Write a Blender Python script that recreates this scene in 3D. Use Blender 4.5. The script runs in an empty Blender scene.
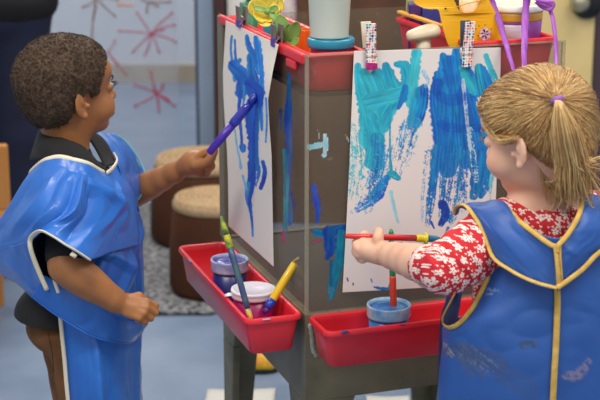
import bpy, bmesh, math, random
import numpy as np
from mathutils import Vector, Matrix
random.seed(7); rng = np.random.default_rng(7)
SC = bpy.context.scene; COL = SC.collection
PI = math.pi
# ------------------------------------------------------------------ camera
CAMZ = 1.48; PITCH = math.radians(15); F = 1500.0
cam_d = bpy.data.cameras.new('camera'); cam = bpy.data.objects.new('camera', cam_d); COL.objects.link(cam)
cam.location = (0, 0, CAMZ); cam.rotation_euler = (PI/2 - PITCH, 0, 0)
cam_d.lens = 90; cam_d.sensor_width = 36; cam_d.clip_end = 60
cam_d.dof.use_dof = True; cam_d.dof.focus_distance = 2.66; cam_d.dof.aperture_fstop = 5.6
SC.camera = cam
def ray(px, py):
    u = (px-300)/F; v = (200-py)/F
    return Vector((u, math.cos(PITCH)+v*math.sin(PITCH), -math.sin(PITCH)+v*math.cos(PITCH)))
CAM = Vector((0, 0, CAMZ))
def at(px, py, Y):
    """point of the place seen at that spot of the photo, Y metres away"""
    d = ray(px, py); return CAM + d*(Y/d.y)
def on_plane(px, py, p0, n):
    d = ray(px, py); t = (Vector(p0)-CAM).dot(n)/d.dot(n); return CAM + d*t
# ------------------------------------------------------------------ colour + materials
def lin(c):
    if isinstance(c, str): c = tuple(int(c[i:i+2], 16) for i in (0, 2, 4))
    r = []
    for x in c[:3]:
        x = x/255.0; r.append(x/12.92 if x <= .04045 else ((x+.055)/1.055)**2.4)
    return tuple(r)
def mat(name, c, rough=.5, var=.12, vscale=12, bump=0, bscale=60, c2=None, metal=0, alpha=1, coat=0, sss=0, trans=0, spec=.5, vstretch=(1,1,1), detail=4):
    m = bpy.data.materials.new(name); m.use_nodes = True; nt = m.node_tree; n = nt.nodes; L = nt.links
    b = n['Principled BSDF']; c = lin(c); c2 = lin(c2) if c2 else tuple(x*(1-var) for x in c)
    tc = n.new('ShaderNodeTexCoord'); mp = n.new('ShaderNodeMapping'); mp.inputs['Scale'].default_value = vstretch
    L.new(tc.outputs['Object'], mp.inputs[0])
    if c != c2:
        nz = n.new('ShaderNodeTexNoise'); nz.inputs['Scale'].default_value = vscale; nz.inputs['Detail'].default_value = detail
        rp = n.new('ShaderNodeValToRGB'); rp.color_ramp.elements[0].position = .35; rp.color_ramp.elements[1].position = .65
        rp.color_ramp.elements[0].color = (*c2, 1); rp.color_ramp.elements[1].color = (*c, 1)
        L.new(mp.outputs[0], nz.inputs['Vector']); L.new(nz.outputs['Fac'], rp.inputs[0]); L.new(rp.outputs[0], b.inputs['Base Color'])
    else: b.inputs['Base Color'].default_value = (*c, 1)
    b.inputs['Roughness'].default_value = rough; b.inputs['Metallic'].default_value = metal
    b.inputs['Alpha'].default_value = alpha; b.inputs['Coat Weight'].default_value = coat
    b.inputs['Specular IOR Level'].default_value = spec
    if sss: b.inputs['Subsurface Weight'].default_value = sss; b.inputs['Subsurface Radius'].default_value = (.02, .008, .004); b.inputs['Subsurface Scale'].default_value = .35
    if trans: b.inputs['Transmission Weight'].default_value = trans
    if bump:
        n2 = n.new('ShaderNodeTexNoise'); n2.inputs['Scale'].default_value = bscale; n2.inputs['Detail'].default_value = 3
        bp = n.new('ShaderNodeBump'); bp.inputs['Strength'].default_value = bump; bp.inputs['Distance'].default_value = .002
        L.new(mp.outputs[0], n2.inputs['Vector']); L.new(n2.outputs['Fac'], bp.inputs['Height']); L.new(bp.outputs[0], b.inputs['Normal'])
    return m
def vcol_mat(name, rough=.6, bump=0, sss=0, alpha_attr=False, base_alpha=1.0, spec=.4):
    m = bpy.data.materials.new(name); m.use_nodes = True; nt = m.node_tree; n = nt.nodes; L = nt.links
    b = n['Principled BSDF']; a = n.new('ShaderNodeAttribute'); a.attribute_name = 'Col'
    L.new(a.outputs['Color'], b.inputs['Base Color']); b.inputs['Roughness'].default_value = rough; b.inputs['Specular IOR Level'].default_value = spec
    if alpha_attr: L.new(a.outputs['Alpha'], b.inputs['Alpha'])
    if sss: b.inputs['Subsurface Weight'].default_value = sss; b.inputs['Subsurface Radius'].default_value = (.02, .008, .004); b.inputs['Subsurface Scale'].default_value = .35
    if bump:
        n2 = n.new('ShaderNodeTexNoise'); n2.inputs['Scale'].default_value = 300
        bp = n.new('ShaderNodeBump'); bp.inputs['Strength'].default_value = bump; bp.inputs['Distance'].default_value = .001
        L.new(n2.outputs['Fac'], bp.inputs['Height']); L.new(bp.outputs[0], b.inputs['Normal'])
    return m
# ------------------------------------------------------------------ mesh building
class MB:
    def __init__(s): s.v = []; s.f = []
    def add(s, vs, fs):
        o = len(s.v); s.v += [tuple(p) for p in vs]; s.f += [tuple(i+o for i in f) for f in fs]; return s
    def hexa(s, c):   # 8 corners: bottom 4 ccw, top 4
        return s.add(c, [(0,3,2,1),(4,5,6,7),(0,1,5,4),(1,2,6,5),(2,3,7,6),(3,0,4,7)])
    def box(s, lo, hi):
        x0,y0,z0 = lo; x1,y1,z1 = hi
        return s.hexa([(x0,y0,z0),(x1,y0,z0),(x1,y1,z0),(x0,y1,z0),(x0,y0,z1),(x1,y0,z1),(x1,y1,z1),(x0,y1,z1)])
    def rings(s, rings, cap=True, closed=True):
        n = len(rings[0]); vs = [p for r in rings for p in r]; fs = []
        for i in range(len(rings)-1):
            for j in range(n if closed else n-1):
                k = (j+1) % n; fs.append((i*n+j, i*n+k, (i+1)*n+k, (i+1)*n+j))
        if cap:
            fs.append(tuple(reversed(range(n)))); fs.append(tuple((len(rings)-1)*n+j for j in range(n)))
        return s.add(vs, fs)
    def tube(s, pts, rad, n=10, flat=1.0, up=None):
        pts = [Vector(p) for p in pts]; m = len(pts)
        if not hasattr(rad, '__len__'): rad = [rad]*m
        T = [(pts[min(i+1,m-1)]-pts[max(i-1,0)]).normalized() for i in range(m)]
        a = Vector(up) if up else Vector((0,0,1))
        if abs(a.dot(T[0])) > .95: a = Vector((1,0,0))
        u = (a - T[0]*a.dot(T[0])).normalized(); R = []
        for i in range(m):
            u = (u - T[i]*u.dot(T[i])).normalized(); w = T[i].cross(u)
            R.append([pts[i] + (u*math.cos(2*PI*j/n)*flat + w*math.sin(2*PI*j/n))*rad[i] for j in range(n)])
        return s.rings(R)
    def lathe(s, base, prof, n=40, axis=(0,0,1), cap=False):
        ax = Vector(axis).normalized(); a = Vector((1,0,0)) if abs(ax.x) < .9 else Vector((0,1,0))
        u = (a-ax*a.dot(ax)).normalized(); w = ax.cross(u); base = Vector(base)
        R = [[base + ax*z + (u*math.cos(2*PI*j/n)+w*math.sin(2*PI*j/n))*max(r,1e-5) for j in range(n)] for r, z in prof]
        return s.rings(R, cap=cap)
    def grid(s, G):
        r = len(G); c = len(G[0])
        return s.add([p for row in G for p in row], [(i*c+j, i*c+j+1, (i+1)*c+j+1, (i+1)*c+j) for i in range(r-1) for j in range(c-1)])
    def build(s, name, m, parent=None, smooth=False, bevel=0, solid=0, origin=None, seg=2, subs=0, recalc=True, soff=0):
        me = bpy.data.meshes.new(name)
        o0 = Vector(parent.location) if parent is not None else (Vector(origin) if origin is not None else Vector((0,0,0)))
        if parent is not None and parent.parent is not None: o0 = Vector(parent['wl'])
        me.from_pydata([tuple(Vector(p)-o0) for p in s.v], [], s.f)
        if recalc:
            bm = bmesh.new(); bm.from_mesh(me); bmesh.ops.recalc_face_normals(bm, faces=bm.faces); bm.to_mesh(me); bm.free()
        if smooth: me.polygons.foreach_set('use_smooth', [True]*len(me.polygons))
        me.materials.append(m)
        o = bpy.data.objects.new(name, me); COL.objects.link(o)
        if parent is not None:
            o.parent = parent; o['wl'] = tuple(o0)
        else: o.location = o0
        if solid:
            q = o.modifiers.new('s', 'SOLIDIFY'); q.thickness = solid; q.offset = soff
        if bevel:
            q = o.modifiers.new('b', 'BEVEL'); q.width = bevel; q.segments = seg; q.limit_method = 'ANGLE'; q.angle_limit = .6
        if subs:
            q = o.modifiers.new('u', 'SUBSURF'); q.levels = subs; q.render_levels = subs
        return o
def empty(name, loc, label, cat, group=None):
    o = bpy.data.objects.new(name, None); COL.objects.link(o); o.location = loc; o.empty_display_size = .05
    return tag(o, label, cat, group)
def tag(o, label, cat, group=None, kind=None):
    if label: o['label'] = label
    if cat: o['category'] = cat
    if group: o['group'] = group
    if kind: o['kind'] = kind
    return o
def struct(o, label=None):
    o['kind'] = 'structure'
    if label: o['label'] = label
    return o
def setcol(o, cols, alpha=None):
    me = o.data; n = len(me.vertices); a = me.color_attributes.new('Col', 'FLOAT_COLOR', 'POINT')
    buf = np.ones((n, 4), np.float32); buf[:, :3] = cols
    if alpha is not None: buf[:, 3] = alpha
    a.data.foreach_set('color', buf.ravel())
# catmull-rom
def crom(P, n):
    P = np.array([list(p) for p in P], float); m = len(P); out = []
    Q = np.vstack([2*P[0]-P[1], P, 2*P[-1]-P[-2]])
    for t in np.linspace(0, m-1, n):
        i = min(int(t), m-2); f = t-i; a, b, c, d = Q[i:i+4]
        out.append(.5*((2*b)+(c-a)*f+(2*a-5*b+4*c-d)*f*f+(3*b-a-3*c+d)*f**3))
    return np.array(out)
def patch(ctrl, nr, nc):
    """ctrl: rows of control points -> smooth grid (nr,nc,3)"""
    rows = np.array([crom(r, nc) for r in ctrl])
    return np.stack([crom(rows[:, j], nr) for j in range(nc)], 1)
# value noise
_perm = rng.random(65536).astype(np.float32)
def vn2(x, y, seed=0):
    x = np.asarray(x, float)+1000+seed*17.3; y = np.asarray(y, float)+1000+seed*31.7
    xi = np.floor(x).astype(int); yi = np.floor(y).astype(int); fx = x-xi; fy = y-yi
    fx = fx*fx*(3-2*fx); fy = fy*fy*(3-2*fy)
    h = lambda a, b: _perm[(a*7919+b*104729+seed*613) % 65536]
    return (h(xi,yi)*(1-fx)+h(xi+1,yi)*fx)*(1-fy)+(h(xi,yi+1)*(1-fx)+h(xi+1,yi+1)*fx)*fy
def sst(a, b, x):
    t = np.clip((x-a)/(b-a), 0, 1); return t*t*(3-2*t)
def paint(P, strokes, base):
    """P (N,2) places on the sheet, strokes of wet and dry brush; returns colour, cover"""
    hue = np.array((.92,1.06,.93)); C = np.tile(np.array(lin(base)), (len(P), 1)); A = np.zeros(len(P))
    for k, st in enumerate(strokes):
        pts = crom([(*p, 0) for p in st['p']], 40)[:, :2] if len(st['p']) > 1 else np.array([st['p'][0], (st['p'][0][0]+.1, st['p'][0][1])])
        n = len(pts); W = np.interp(np.linspace(0, 1, n), np.linspace(0, 1, len(st['w'])), st['w'])
        lo = pts.min(0)-W.max()*1.5; hi = pts.max(0)+W.max()*1.5
        ix = np.where((P[:,0] > lo[0]) & (P[:,0] < hi[0]) & (P[:,1] > lo[1]) & (P[:,1] < hi[1]))[0]
        if not len(ix): continue
        p = P[ix]; seg = np.linalg.norm(np.diff(pts, axis=0), axis=1); cum = np.r_[0, np.cumsum(seg)]
        best = np.full(len(ix), 1e9); S = np.zeros(len(ix)); D = np.zeros(len(ix)); WW = np.ones(len(ix))
        for i in range(n-1):
            a = pts[i]; ab = pts[i+1]-a; l2 = max(ab@ab, 1e-9); t = np.clip(((p-a)@ab)/l2, 0, 1)
            dv = p-(a+t[:, None]*ab); d = np.hypot(dv[:,0], dv[:,1]); u = d < best
            best[u] = d[u]; S[u] = (cum[i]+t*math.sqrt(l2))[u]; WW[u] = (W[i]*(1-t)+W[i+1]*t)[u]
            D[u] = ((ab[0]*(p[:,1]-a[1])-ab[1]*(p[:,0]-a[0]))/math.sqrt(l2))[u]
        L_ = cum[-1]+1e-6; sd = st.get('seed', k)
        edge = (vn2(S*.35, D*.15, sd)-.5)*.35+(vn2(S*1.2, D*1.2, sd+1)-.5)*.15
        m = sst(0, .18, 1-best/WW*1.0+edge*st.get('edge', 1))
        fine = vn2(D*1.6, S*.06, sd+2)*.28+vn2(D*.7, S*.04, sd+3)*.22+vn2(p[:,0]*1.1, p[:,1]*1.0, sd+4)*.30+vn2(p[:,0]*.35, p[:,1]*.3, sd+7)*.20
        d0, d1 = st.get('dry', (0, 0)); dr = d0+(d1-d0)*(S/L_)
        m = m*sst(dr-.10, dr+.06, fine+.12*(dr < .05))
        m *= st.get('a', 1)
        v = sst(.3, .7, vn2(D*1.1, S*.05, sd+5)*.65+vn2(p[:,0]*.12, p[:,1]*.12, sd+6)*.35)[:, None]
        col = np.array(lin(st['c']))*(1-v)+np.array(lin(st.get('c2', st['c'])))*v; cl_ = lin(st['c']); col = col*(hue if cl_[2] > 2.6*cl_[1] else 1.0)*(.70+.64*(vn2(D*.8, S*.03, sd+8)*.5+vn2(p[:,0]*.16+D*.4, p[:,1]*.10, sd+9)*.5))[:, None]
        C[ix] = C[ix]*(1-m[:, None])+col*m[:, None]; A[ix] = np.maximum(A[ix], m)
    return C, A
# ================================================================== room
floor_m = mat('blue_floor', (124,141,166), .38, c2=(108,126,152), vscale=5, detail=6, bump=.05)
m = MB().box((-6,-3,-.05), (5,8.06,0)); struct(m.build('floor', floor_m), 'blue-grey speckled vinyl floor')
wall_m = mat('white_wall', (205,213,226), .7, var=.03)
struct(MB().box((-6,8.0,0), (5,8.1,2.8)).build('wall_back', wall_m), 'pale white wall far behind')
struct(MB().box((-6,7.975,0), (5,8.0,.095)).build('baseboard_back', mat('tan_baseboard', (176,164,146), .5)), 'tan baseboard along the far wall')
struct(MB().box((3.4,-3,0), (3.5,8.0,2.8)).build('wall_right', wall_m))
struct(MB().box((-4.1,-3,0), (-4.0,8.0,2.8)).build('wall_left', wall_m))
# steel post left of cupboard
x0 = at(199,100,5.35).x; x1 = at(214.5,100,5.35).x
struct(MB().box((x0,5.35,0), (x1,5.43,2.6)).build('trim_1', mat('steel_blue_paint', (150,172,200), .45, var=.05), bevel=.004), 'blue-grey painted upright post')
struct(MB().box((x0-.012,5.37,0), (x0,5.43,2.6)).build('trim_2', mat('dark_gasket', (62,74,92), .5)), 'dark edge strip of the post')
# cupboard (brown) and cream door
CY = 5.2; SHZ = at(260,23,CY).z
brown = mat('brown_wood', (96,62,40), .42, c2=(72,46,28), vscale=9, vstretch=(1,1,.25), bump=.08)
maroon = mat('dark_maroon_side', (70,36,34), .5, var=.2)
def X(px, Y=CY, py=60): return at(px, py, Y).x
cb = empty('cupboard', (X(370),CY+.2,0), 'tall dark brown wooden cupboard behind the easel', 'cupboard')
MB().box((X(216.5),CY,0),(X(297),CY+.45,SHZ-.025)).build('lower_cabinet', brown, cb, bevel=.003)
MB().box((X(297),CY-.01,0),(X(520),CY+.45,1.9)).build('door', brown, cb, bevel=.003)
MB().box((X(216.5),CY-.004,SHZ-.025),(X(297),CY+.45,SHZ)).build('shelf', brown, cb, bevel=.002)
MB().box((X(216.5)-.005,CY-.01,0),(X(224.5),CY+.45,1.9)).build('side_panel', maroon, cb)
MB().box((X(225.5),CY+.42,SHZ),(X(297),CY+.45,1.9)).build('back_panel', mat('black_recess', (34,28,26), .7), cb)
cream = mat('cream_paint', (232,206,142), .45, c2=(222,194,128), vscale=3)
DY = 5.1
d = struct(MB().box((X(522,DY),DY,0),(X(594,DY,40),DY+.045,2.05)).build('door_1', cream, bevel=.004, origin=(X(520,DY),DY,0)), 'cream painted door')
k = at(585,3,DY)
dk = MB()
dk.lathe((k.x+.003,DY,k.z), [(.0,0),(.052,0),(.052,-.022),(.044,-.030),(0,-.030)], axis=(0,1,0)); 
def childof(o, par):
    o.parent = par; o.matrix_parent_inverse = Matrix.Translation(par.location).inverted(); return o
childof(dk.build('door_handle_plate', mat('black_plastic', (22,22,24), .35), smooth=True), d)
dk = MB().lathe((k.x-.028,DY-.030,k.z+.010), [(0,0),(.031,0),(.034,-.025),(.028,-.06),(.016,-.07),(0,-.07)], axis=(0,1,0))
childof(dk.build('door_handle', mat('brushed_metal', (170,165,140), .35, metal=.6), smooth=True), d)
struct(MB().box((X(594,DY+.05),DY+.05,0),(X(594,DY)+1.2,DY+.1,2.8)).build('wall_door_side', mat('dark_purple_grey', (84,66,74), .6)), 'dark purple-grey wall beside the cream door')

# ================================================================== background things
def rrect(cx, cy, hx, hy, r, z, ua, ub, n=5):
    P = []
    for k, (sx, sy) in enumerate([(1,-1),(1,1),(-1,1),(-1,-1)]):
        for i in range(n+1):
            a = -PI/2+k*PI/2+i*PI/2/n
            P.append((cx+sx*(hx-r)+r*math.cos(a), cy+sy*(hy-r)+r*math.sin(a)))
    return [Vector((0,0,z))+Vector(ua)*p[0]+Vector(ub)*p[1] for p in P]
# rug
rug_m = mat('grey_carpet', (146,147,150), .95, c2=(40,41,46), vscale=60, bump=.8, bscale=200, detail=3)
ry0 = at(180,316,4).y; fy = lambda py: (lambda d: -CAMZ/d.z*d.y)(ray(300, py))
yr = fy(316)
R = [rrect(0,0,.25,.62,.03,z,(1,0,0),(0,1,0)) for z in (0.002,.014)]
r = MB().rings([[p+Vector((-.258+X(216,4.2),yr+.62,0)) for p in q] for q in R]).build('rug', rug_m, origin=(-.258+X(216,4.2),yr+.62,0), bevel=.004)
tag(r, 'grey speckled carpet rug under the round stools', 'rug')
# stools
def stool(px, py, Y, h, r, label):
    c = at(px, py, Y); t = empty('round_stool', (c.x, c.y, .014), label, 'stool', 'round stools on the rug')
    zz = c.z-.014; b = Vector((c.x,c.y,.014))
    body = mat('brown_leather', (88,52,32), .75, c2=(70,40,24), vscale=6, bump=.1, spec=.2)
    MB().lathe(b, [(0,0),(r*1.05,0),(r*1.12,.02),(r*1.10,zz*.5),(r*1.02,zz-.035),(r*.97,zz-.02),(0,zz-.02)], 56).build('base', body, t, smooth=True)
    p = []; nr = 7
    for i in range(nr*8+1):
        q = i/(nr*8); rad = (1-q)*r*.98; p.append((rad, zz+.013*abs(math.sin(i/8*PI))**.7+.003*(1-q)))
    pr = [(r*.97,zz-.022),(r*1.01,zz-.018),(r*1.01,zz-.003)]+p
    MB().lathe(b, pr, 56).build('woven_seat', mat('tan_wicker', (186,158,120), .8, c2=(160,132,98), vscale=120, bump=.5, bscale=260), t, smooth=True)
stool(216, 200, 4.42, .3, .132, 'brown round stool with ringed tan seat, nearest the left paint tray')
stool(203, 160, 4.98, .3, .165, 'larger brown round stool behind the other, under the boy\'s painting hand')
# clear divider with firework drawings
PYd = 5.7
t = empty('clear_divider', (at(60,60,PYd).x, PYd, 0), 'see-through plastic divider painted with red and brown fireworks', 'divider')
ac = mat('frosted_acrylic', (196,206,222), .25, var=.02, alpha=.17)
xl = at(45,60,PYd).x-.9; xr = at(178,60,PYd).x
MB().box((xl,PYd,.0),(xr,PYd+.006,1.5)).build('panel', ac, t)
MB().box((xl-.03,PYd-.15,0),(xl,PYd+.15,.03)).box((xl-.03,PYd-.015,0),(xl,PYd+.02,1.5)).build('stand', mat('grey_metal',(120,124,130),.4), t)
def firework(cx, cy, rays, col, rad=2.0, blob=2.6, name='firework_drawing'):
    m = MB()
    for (dx, dy) in rays:
        pts = [at(cx,cy,PYd-.004), at(cx+dx*.5+random.uniform(-1.5,1.5),cy+dy*.5+random.uniform(-1.5,1.5),PYd-.004), at(cx+dx,cy+dy,PYd-.004)]
        pts = [Vector(p) for p in crom(pts, 9)]; m.tube(pts, [rad*(.75+.5*random.random())*.0013 for _ in pts], 8, flat=.25, up=(0,1,0))
        e = at(cx+dx,cy+dy,PYd-.003); m.lathe(e, [(0,-.002),(blob*.0019,-.0015),(blob*.0019,.001),(0,.0015)], 12, axis=(0,1,0))
    m.build(name, col, t, smooth=True)
redp = mat('red_pink_paint', (204,82,112), .5, var=.15, vscale=30, alpha=.8); brp = mat('brown_paint', (140,96,66), .5, var=.2); tanp = mat('ochre_paint', (190,150,90), .5)
firework(151,34,[(-14,-21),(21,-21),(-32,-3),(24,-9),(-18,18),(25,8),(-6,21),(8,18),(12,-4)], redp)
firework(157,94,[(-6,-22),(6,-10),(-22,-9),(18,12),(-22,12),(2,18),(12,6),(-3,-6)], redp, 2.6)
firework(96,-2,[(-13,9),(19,18),(-3,22),(-4,40),(22,2)], brp, 1.8)
firework(150,2,[(-12,-6),(-3,10),(8,4),(20,0)], brp, 2.0)
firework(108,52,[(7,-11),(-8,4),(10,12),(18,22)], redp, 1.5)
firework(126,5,[(-8,0),(6,0)], mat('orange_paint',(226,150,90),.5), 3.0)
# wooden chair, far left
cw = mat('orange_wood', (190,128,62), .4, c2=(182,118,52), vscale=8, vstretch=(1,1,.2))
e = at(10,180,4.02); bx = e.x; ch = empty('wooden_chair', (bx-.15,4.16,0), 'light orange wooden child chair at the left edge, before the adult in black', 'chair')
for (dx, dy) in ((0,0),(-.28,0),(0,.26),(-.28,.26)):
    hh = .57 if dy == 0 else .30
    MB().box((bx+dx*.6-.118,4.02+dy,0),(bx+dx*.6-.092,4.048+dy,hh)).build('leg', cw, ch, bevel=.004)
MB().box((bx-.31,4.01,.30),(bx,4.31,.318)).build('seat', cw, ch, bevel=.006)
MB().box((bx-.305,4.024,.37),(bx-.004,4.044,.56)).build('backrest', cw, ch, bevel=.008)
# shelf clutter
def jarlike(name, c, r0, r1, h, m, label, cat, n=36, group=None):
    o = MB().lathe(c, [(0,0),(r0*.96,0),(r0,.003),(r1,h),(r1*.93,h),(r0*.9,.006),(0,.005)], n).build(name, m, smooth=True, origin=c)
    return tag(o, label, cat, group)
wp = mat('white_plastic', (236,234,228), .4, var=.03)
purp = mat('purple_paint', (104,62,160), .45, var=.2)
def cbox(name, px0, px1, py, Y, z0, h, dpt, m, label, cat):
    a = at(px0,py,Y).x; b = at(px1,py,Y).x
    o = MB().box((a,Y,z0),(b,Y+dpt,z0+h)).build(name, m, bevel=.004, origin=((a+b)/2,Y+dpt/2,z0)); return tag(o, label, cat)
zz = SHZ+.0002
cbox('white_box',222.9+4,246,10,CY+.05,zz,.30,.12,wp,'white box on the far-left of the cupboard shelf','box')
cbox('storage_tub',276,296.5,10,CY+.03,zz,.22,.12,mat('cream_plastic',(235,225,215),.5,c2=(200,170,190),vscale=25),'cream storage tub with purple smears on the cupboard shelf','tub')
cbox('green_tub',247,256,10,CY+.06,zz,.24,.1,mat('dark_green',(20,104,72),.4),'dark green tub on the cupboard shelf beside the white box','tub')
# floor sheets
pw = mat('sheet_paper', (206,203,196), .8, var=.05)
def sheet(px0,px1,py0,dpt,label,rot):
    Y = fy(py0); a = at(px0,py0,Y).x; b = at(px1,py0,Y).x; cx=(a+b)/2; h=(b-a)/2
    G = [[Vector((cx+u*h*math.cos(rot)-(-v)*dpt*math.sin(rot)*.5, Y-dpt/2+u*h*math.sin(rot)+v*dpt/2, .0015+.004*max(0,abs(u*v)-.3))) for u in np.linspace(-1,1,14)] for v in np.linspace(-1,1,10)]
    o = MB().grid(G).build('paper_sheet', pw, smooth=True, solid=.0008, origin=(cx,Y-dpt/2,0), soff=0); tag(o,label,'paper','loose sheets on the floor')
sheet(206,274,390,.3,'white paper sheet on the blue floor behind the easel\'s left leg',.03)
sheet(366,409,397,.25,'white paper sheet on the blue floor below the right paint tray',.0)
# yellow toy shoe on the floor under the easel
yb = Vector((at(254,370,fy(371)).x, fy(371), 0))
shoe = empty('child_shoe', yb, 'small yellow and black shoe on the floor under the easel', 'shoe')
prof = [[yb+Vector((u*.055, 0, 0))] for u in (0,)]
m = MB(); R = []
for i, u in enumerate(np.linspace(-1,1,13)):
    w = .026*math.sqrt(max(.05,1-u**4))*(1 if u>0 else .85); hh = .05-.018*(u+1)/2*1.2; hh = hh*math.sqrt(max(.08,1-u**6))
    R.append([yb+Vector((u*.062, math.cos(a)*w, .012+max(0,math.sin(a))*hh)) for a in np.linspace(0,2*PI,16,endpoint=False)])
m.rings(R).build('upper', mat('yellow_canvas',(226,190,40),.6,c2=(214,120,30),vscale=30), shoe, smooth=True)
MB().rings([[yb+Vector((math.cos(a)*.066, math.sin(a)*.029, z)) for a in np.linspace(0,2*PI,28,endpoint=False)] for z in (.001,.013)]).build('sole', mat('black_rubber',(26,26,26),.6), shoe)
# ================================================================== easel
TH = math.radians(19); c0 = Vector((.010, 2.58, 0)); er = Vector((math.cos(TH), math.sin(TH), 0)); el = Vector((-math.sin(TH), math.cos(TH), 0)); SA = .508; SB = .548
EZ = Vector((0,0,1))
def E(a, b, z): return c0+er*a+el*b+EZ*z
ec = E(SA/2, SB/2, 0)
easel = empty('paint_easel', ec, 'olive-grey four-sided paint easel with scratched clear panels', 'easel')
olive = mat('olive_grey_plastic', (132,125,96), .45, c2=(98,93,72), vscale=9, bump=.1, detail=8)
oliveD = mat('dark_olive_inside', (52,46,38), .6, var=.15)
def ebox(m, a0,a1,b0,b1,z0,z1):
    m.hexa([E(a0,b0,z0),E(a1,b0,z0),E(a1,b1,z0),E(a0,b1,z0),E(a0,b0,z1),E(a1,b0,z1),E(a1,b1,z1),E(a0,b1,z1)]); return m
ZB = .572; ZT = 1.046; ZA = .402
# legs (each an L-shaped tapering corner), a/b direction inward
for (a, b, sa, sb) in ((0,0,1,1),(SA,0,-1,1),(0,SB,1,-1),(SA,SB,-1,-1)):
    m = MB()
    def prism(za, zb, w0, w1):
        t_ = .016
        def ringp(z, w): return [E(a+sa*p[0], b+sb*p[1], z) for p in ((0,0),(w,0),(w,t_),(t_,t_),(t_,w),(0,w))]
        m.rings([ringp(za,w0), ringp(zb,w1)])
    prism(0, ZA-.06, .045, .078); prism(ZA-.06, ZA, .078, .10)
    m.build('leg', olive, easel, bevel=.003)
# aprons + mid rails
for s_ in ((0,SA,0,.016),(0,SA,SB-.016,SB),(0,.016,.016,SB-.016),(SA-.016,SA,.016,SB-.016)): ebox(MB(), *s_, ZA,ZB-.001).build('apron', olive, easel)
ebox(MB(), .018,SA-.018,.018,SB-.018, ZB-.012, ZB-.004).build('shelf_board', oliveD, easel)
ebox(MB(), .008,SA-.008,.008,.36, .972,.978).build('top_shelf', mat('dark_brown_board', (70,50,36), .6), easel)
# corner posts (clear, thin visible edge)
cl = bpy.data.materials.new('scratched_clear_plastic'); cl.use_nodes = True
def clear_panel_mat(m):
    nt = m.node_tree; n = nt.nodes; L = nt.links; b = n['Principled BSDF']
    at_ = n.new('ShaderNodeAttribute'); at_.attribute_name = 'Col'
    mx = n.new('ShaderNodeMix'); mx.data_type = 'RGBA'
    tc = n.new('ShaderNodeTexCoord'); nz = n.new('ShaderNodeTexNoise'); nz.inputs['Scale'].default_value = 9; nz.inputs['Detail'].default_value = 8
    L.new(tc.outputs['Object'], nz.inputs['Vector'])
    rp = n.new('ShaderNodeValToRGB'); rp.color_ramp.elements[0].color = (*lin((112,105,88)),1); rp.color_ramp.elements[1].color = (*lin((150,142,124)),1)
    L.new(nz.outputs['Fac'], rp.inputs[0]); L.new(rp.outputs[0], mx.inputs[6]); L.new(at_.outputs['Color'], mx.inputs[7]); L.new(at_.outputs['Alpha'], mx.inputs[0])
    L.new(mx.outputs[2], b.inputs['Base Color'])
    # specks
    vz = n.new('ShaderNodeTexNoise'); vz.inputs['Scale'].default_value = 70; vz.inputs['Detail'].default_value = 2; L.new(tc.outputs['Object'], vz.inputs['Vector'])
    vr = n.new('ShaderNodeValToRGB'); vr.color_ramp.elements[0].position = .66; vr.color_ramp.elements[1].position = .74; L.new(vz.outputs['Fac'], vr.inputs[0])
    ml = n.new('ShaderNodeMath'); ml.operation = 'MULTIPLY_ADD'; L.new(vr.outputs[0], ml.inputs[0]); ml.inputs[1].default_value = .3; ml.inputs[2].default_value = .30
    mxx = n.new('ShaderNodeMath'); mxx.operation = 'MAXIMUM'; L.new(ml.outputs[0], mxx.inputs[0]); L.new(at_.outputs['Alpha'], mxx.inputs[1])
    L.new(mxx.outputs[0], b.inputs['Alpha']); b.inputs['Roughness'].default_value = .22
clear_panel_mat(cl)
# painted smears measured on the panels
smL = [dict(p=[(289,74),(289,92),(288,120),(289,150),(287,185),(289,222)], w=[2,2.5,5,4,4,5], c=(24,92,150), c2=(18,66,170), dry=(.1,.3)),
       dict(p=[(284,150),(286,180),(285,222),(286,232)], w=[2,3,3,2], c=(30,150,160), c2=(20,110,140), dry=(.2,.4)),
       dict(p=[(291,192),(295,208)], w=[1.5,2], c=(40,40,120)), dict(p=[(283,232),(284,242)], w=[1.5,1.5], c=(190,40,120)),
       dict(p=[(281,110),(281,130)], w=[2,1], c=(50,80,140), dry=(.3,.4)), dict(p=[(292,262),(298,258)], w=[1,1.5], c=(210,190,60))]
smR = [dict(p=[(304,147),(312,147),(320,145)], w=[3,3.5,4], c=(150,205,215), c2=(120,190,205), dry=(.1,.2)),
       dict(p=[(325,136),(326,146),(324,156)], w=[3,4,2.5], c=(200,215,220), c2=(140,200,215), dry=(.1,.2)),
       dict(p=[(314,186),(316,200),(318,212),(317,222)], w=[3,5,3,2], c=(30,80,190), c2=(20,60,170), dry=(.0,.15)),
       dict(p=[(316,232),(326,234),(336,230),(346,227)], w=[4,5,6,3], c=(26,80,180), c2=(24,120,170), dry=(0,.1)),
       dict(p=[(330,232),(330,248),(327,258)], w=[8,7,3], c=(26,96,160), c2=(30,60,170), dry=(0,.15)),
       dict(p=[(341,232),(340,256),(334,280),(330,298)], w=[4,6,6,4], c=(24,120,160), c2=(30,140,165), dry=(.1,.35)),
       dict(p=[(331,262),(331,285)], w=[2,2], c=(20,100,150), dry=(.1,.3)), dict(p=[(313,243),(320,240)], w=[2,2], c=(170,60,110), dry=(.3,.4)),
       dict(p=[(347,205),(352,214)], w=[1.5,1.5], c=(190,60,100)), dict(p=[(318,130),(320,142)], w=[.8,.5], c=(200,205,200), dry=(.2,.3)),
       dict(p=[(346,135),(349,142)], w=[1,1], c=(210,210,205))]
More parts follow.
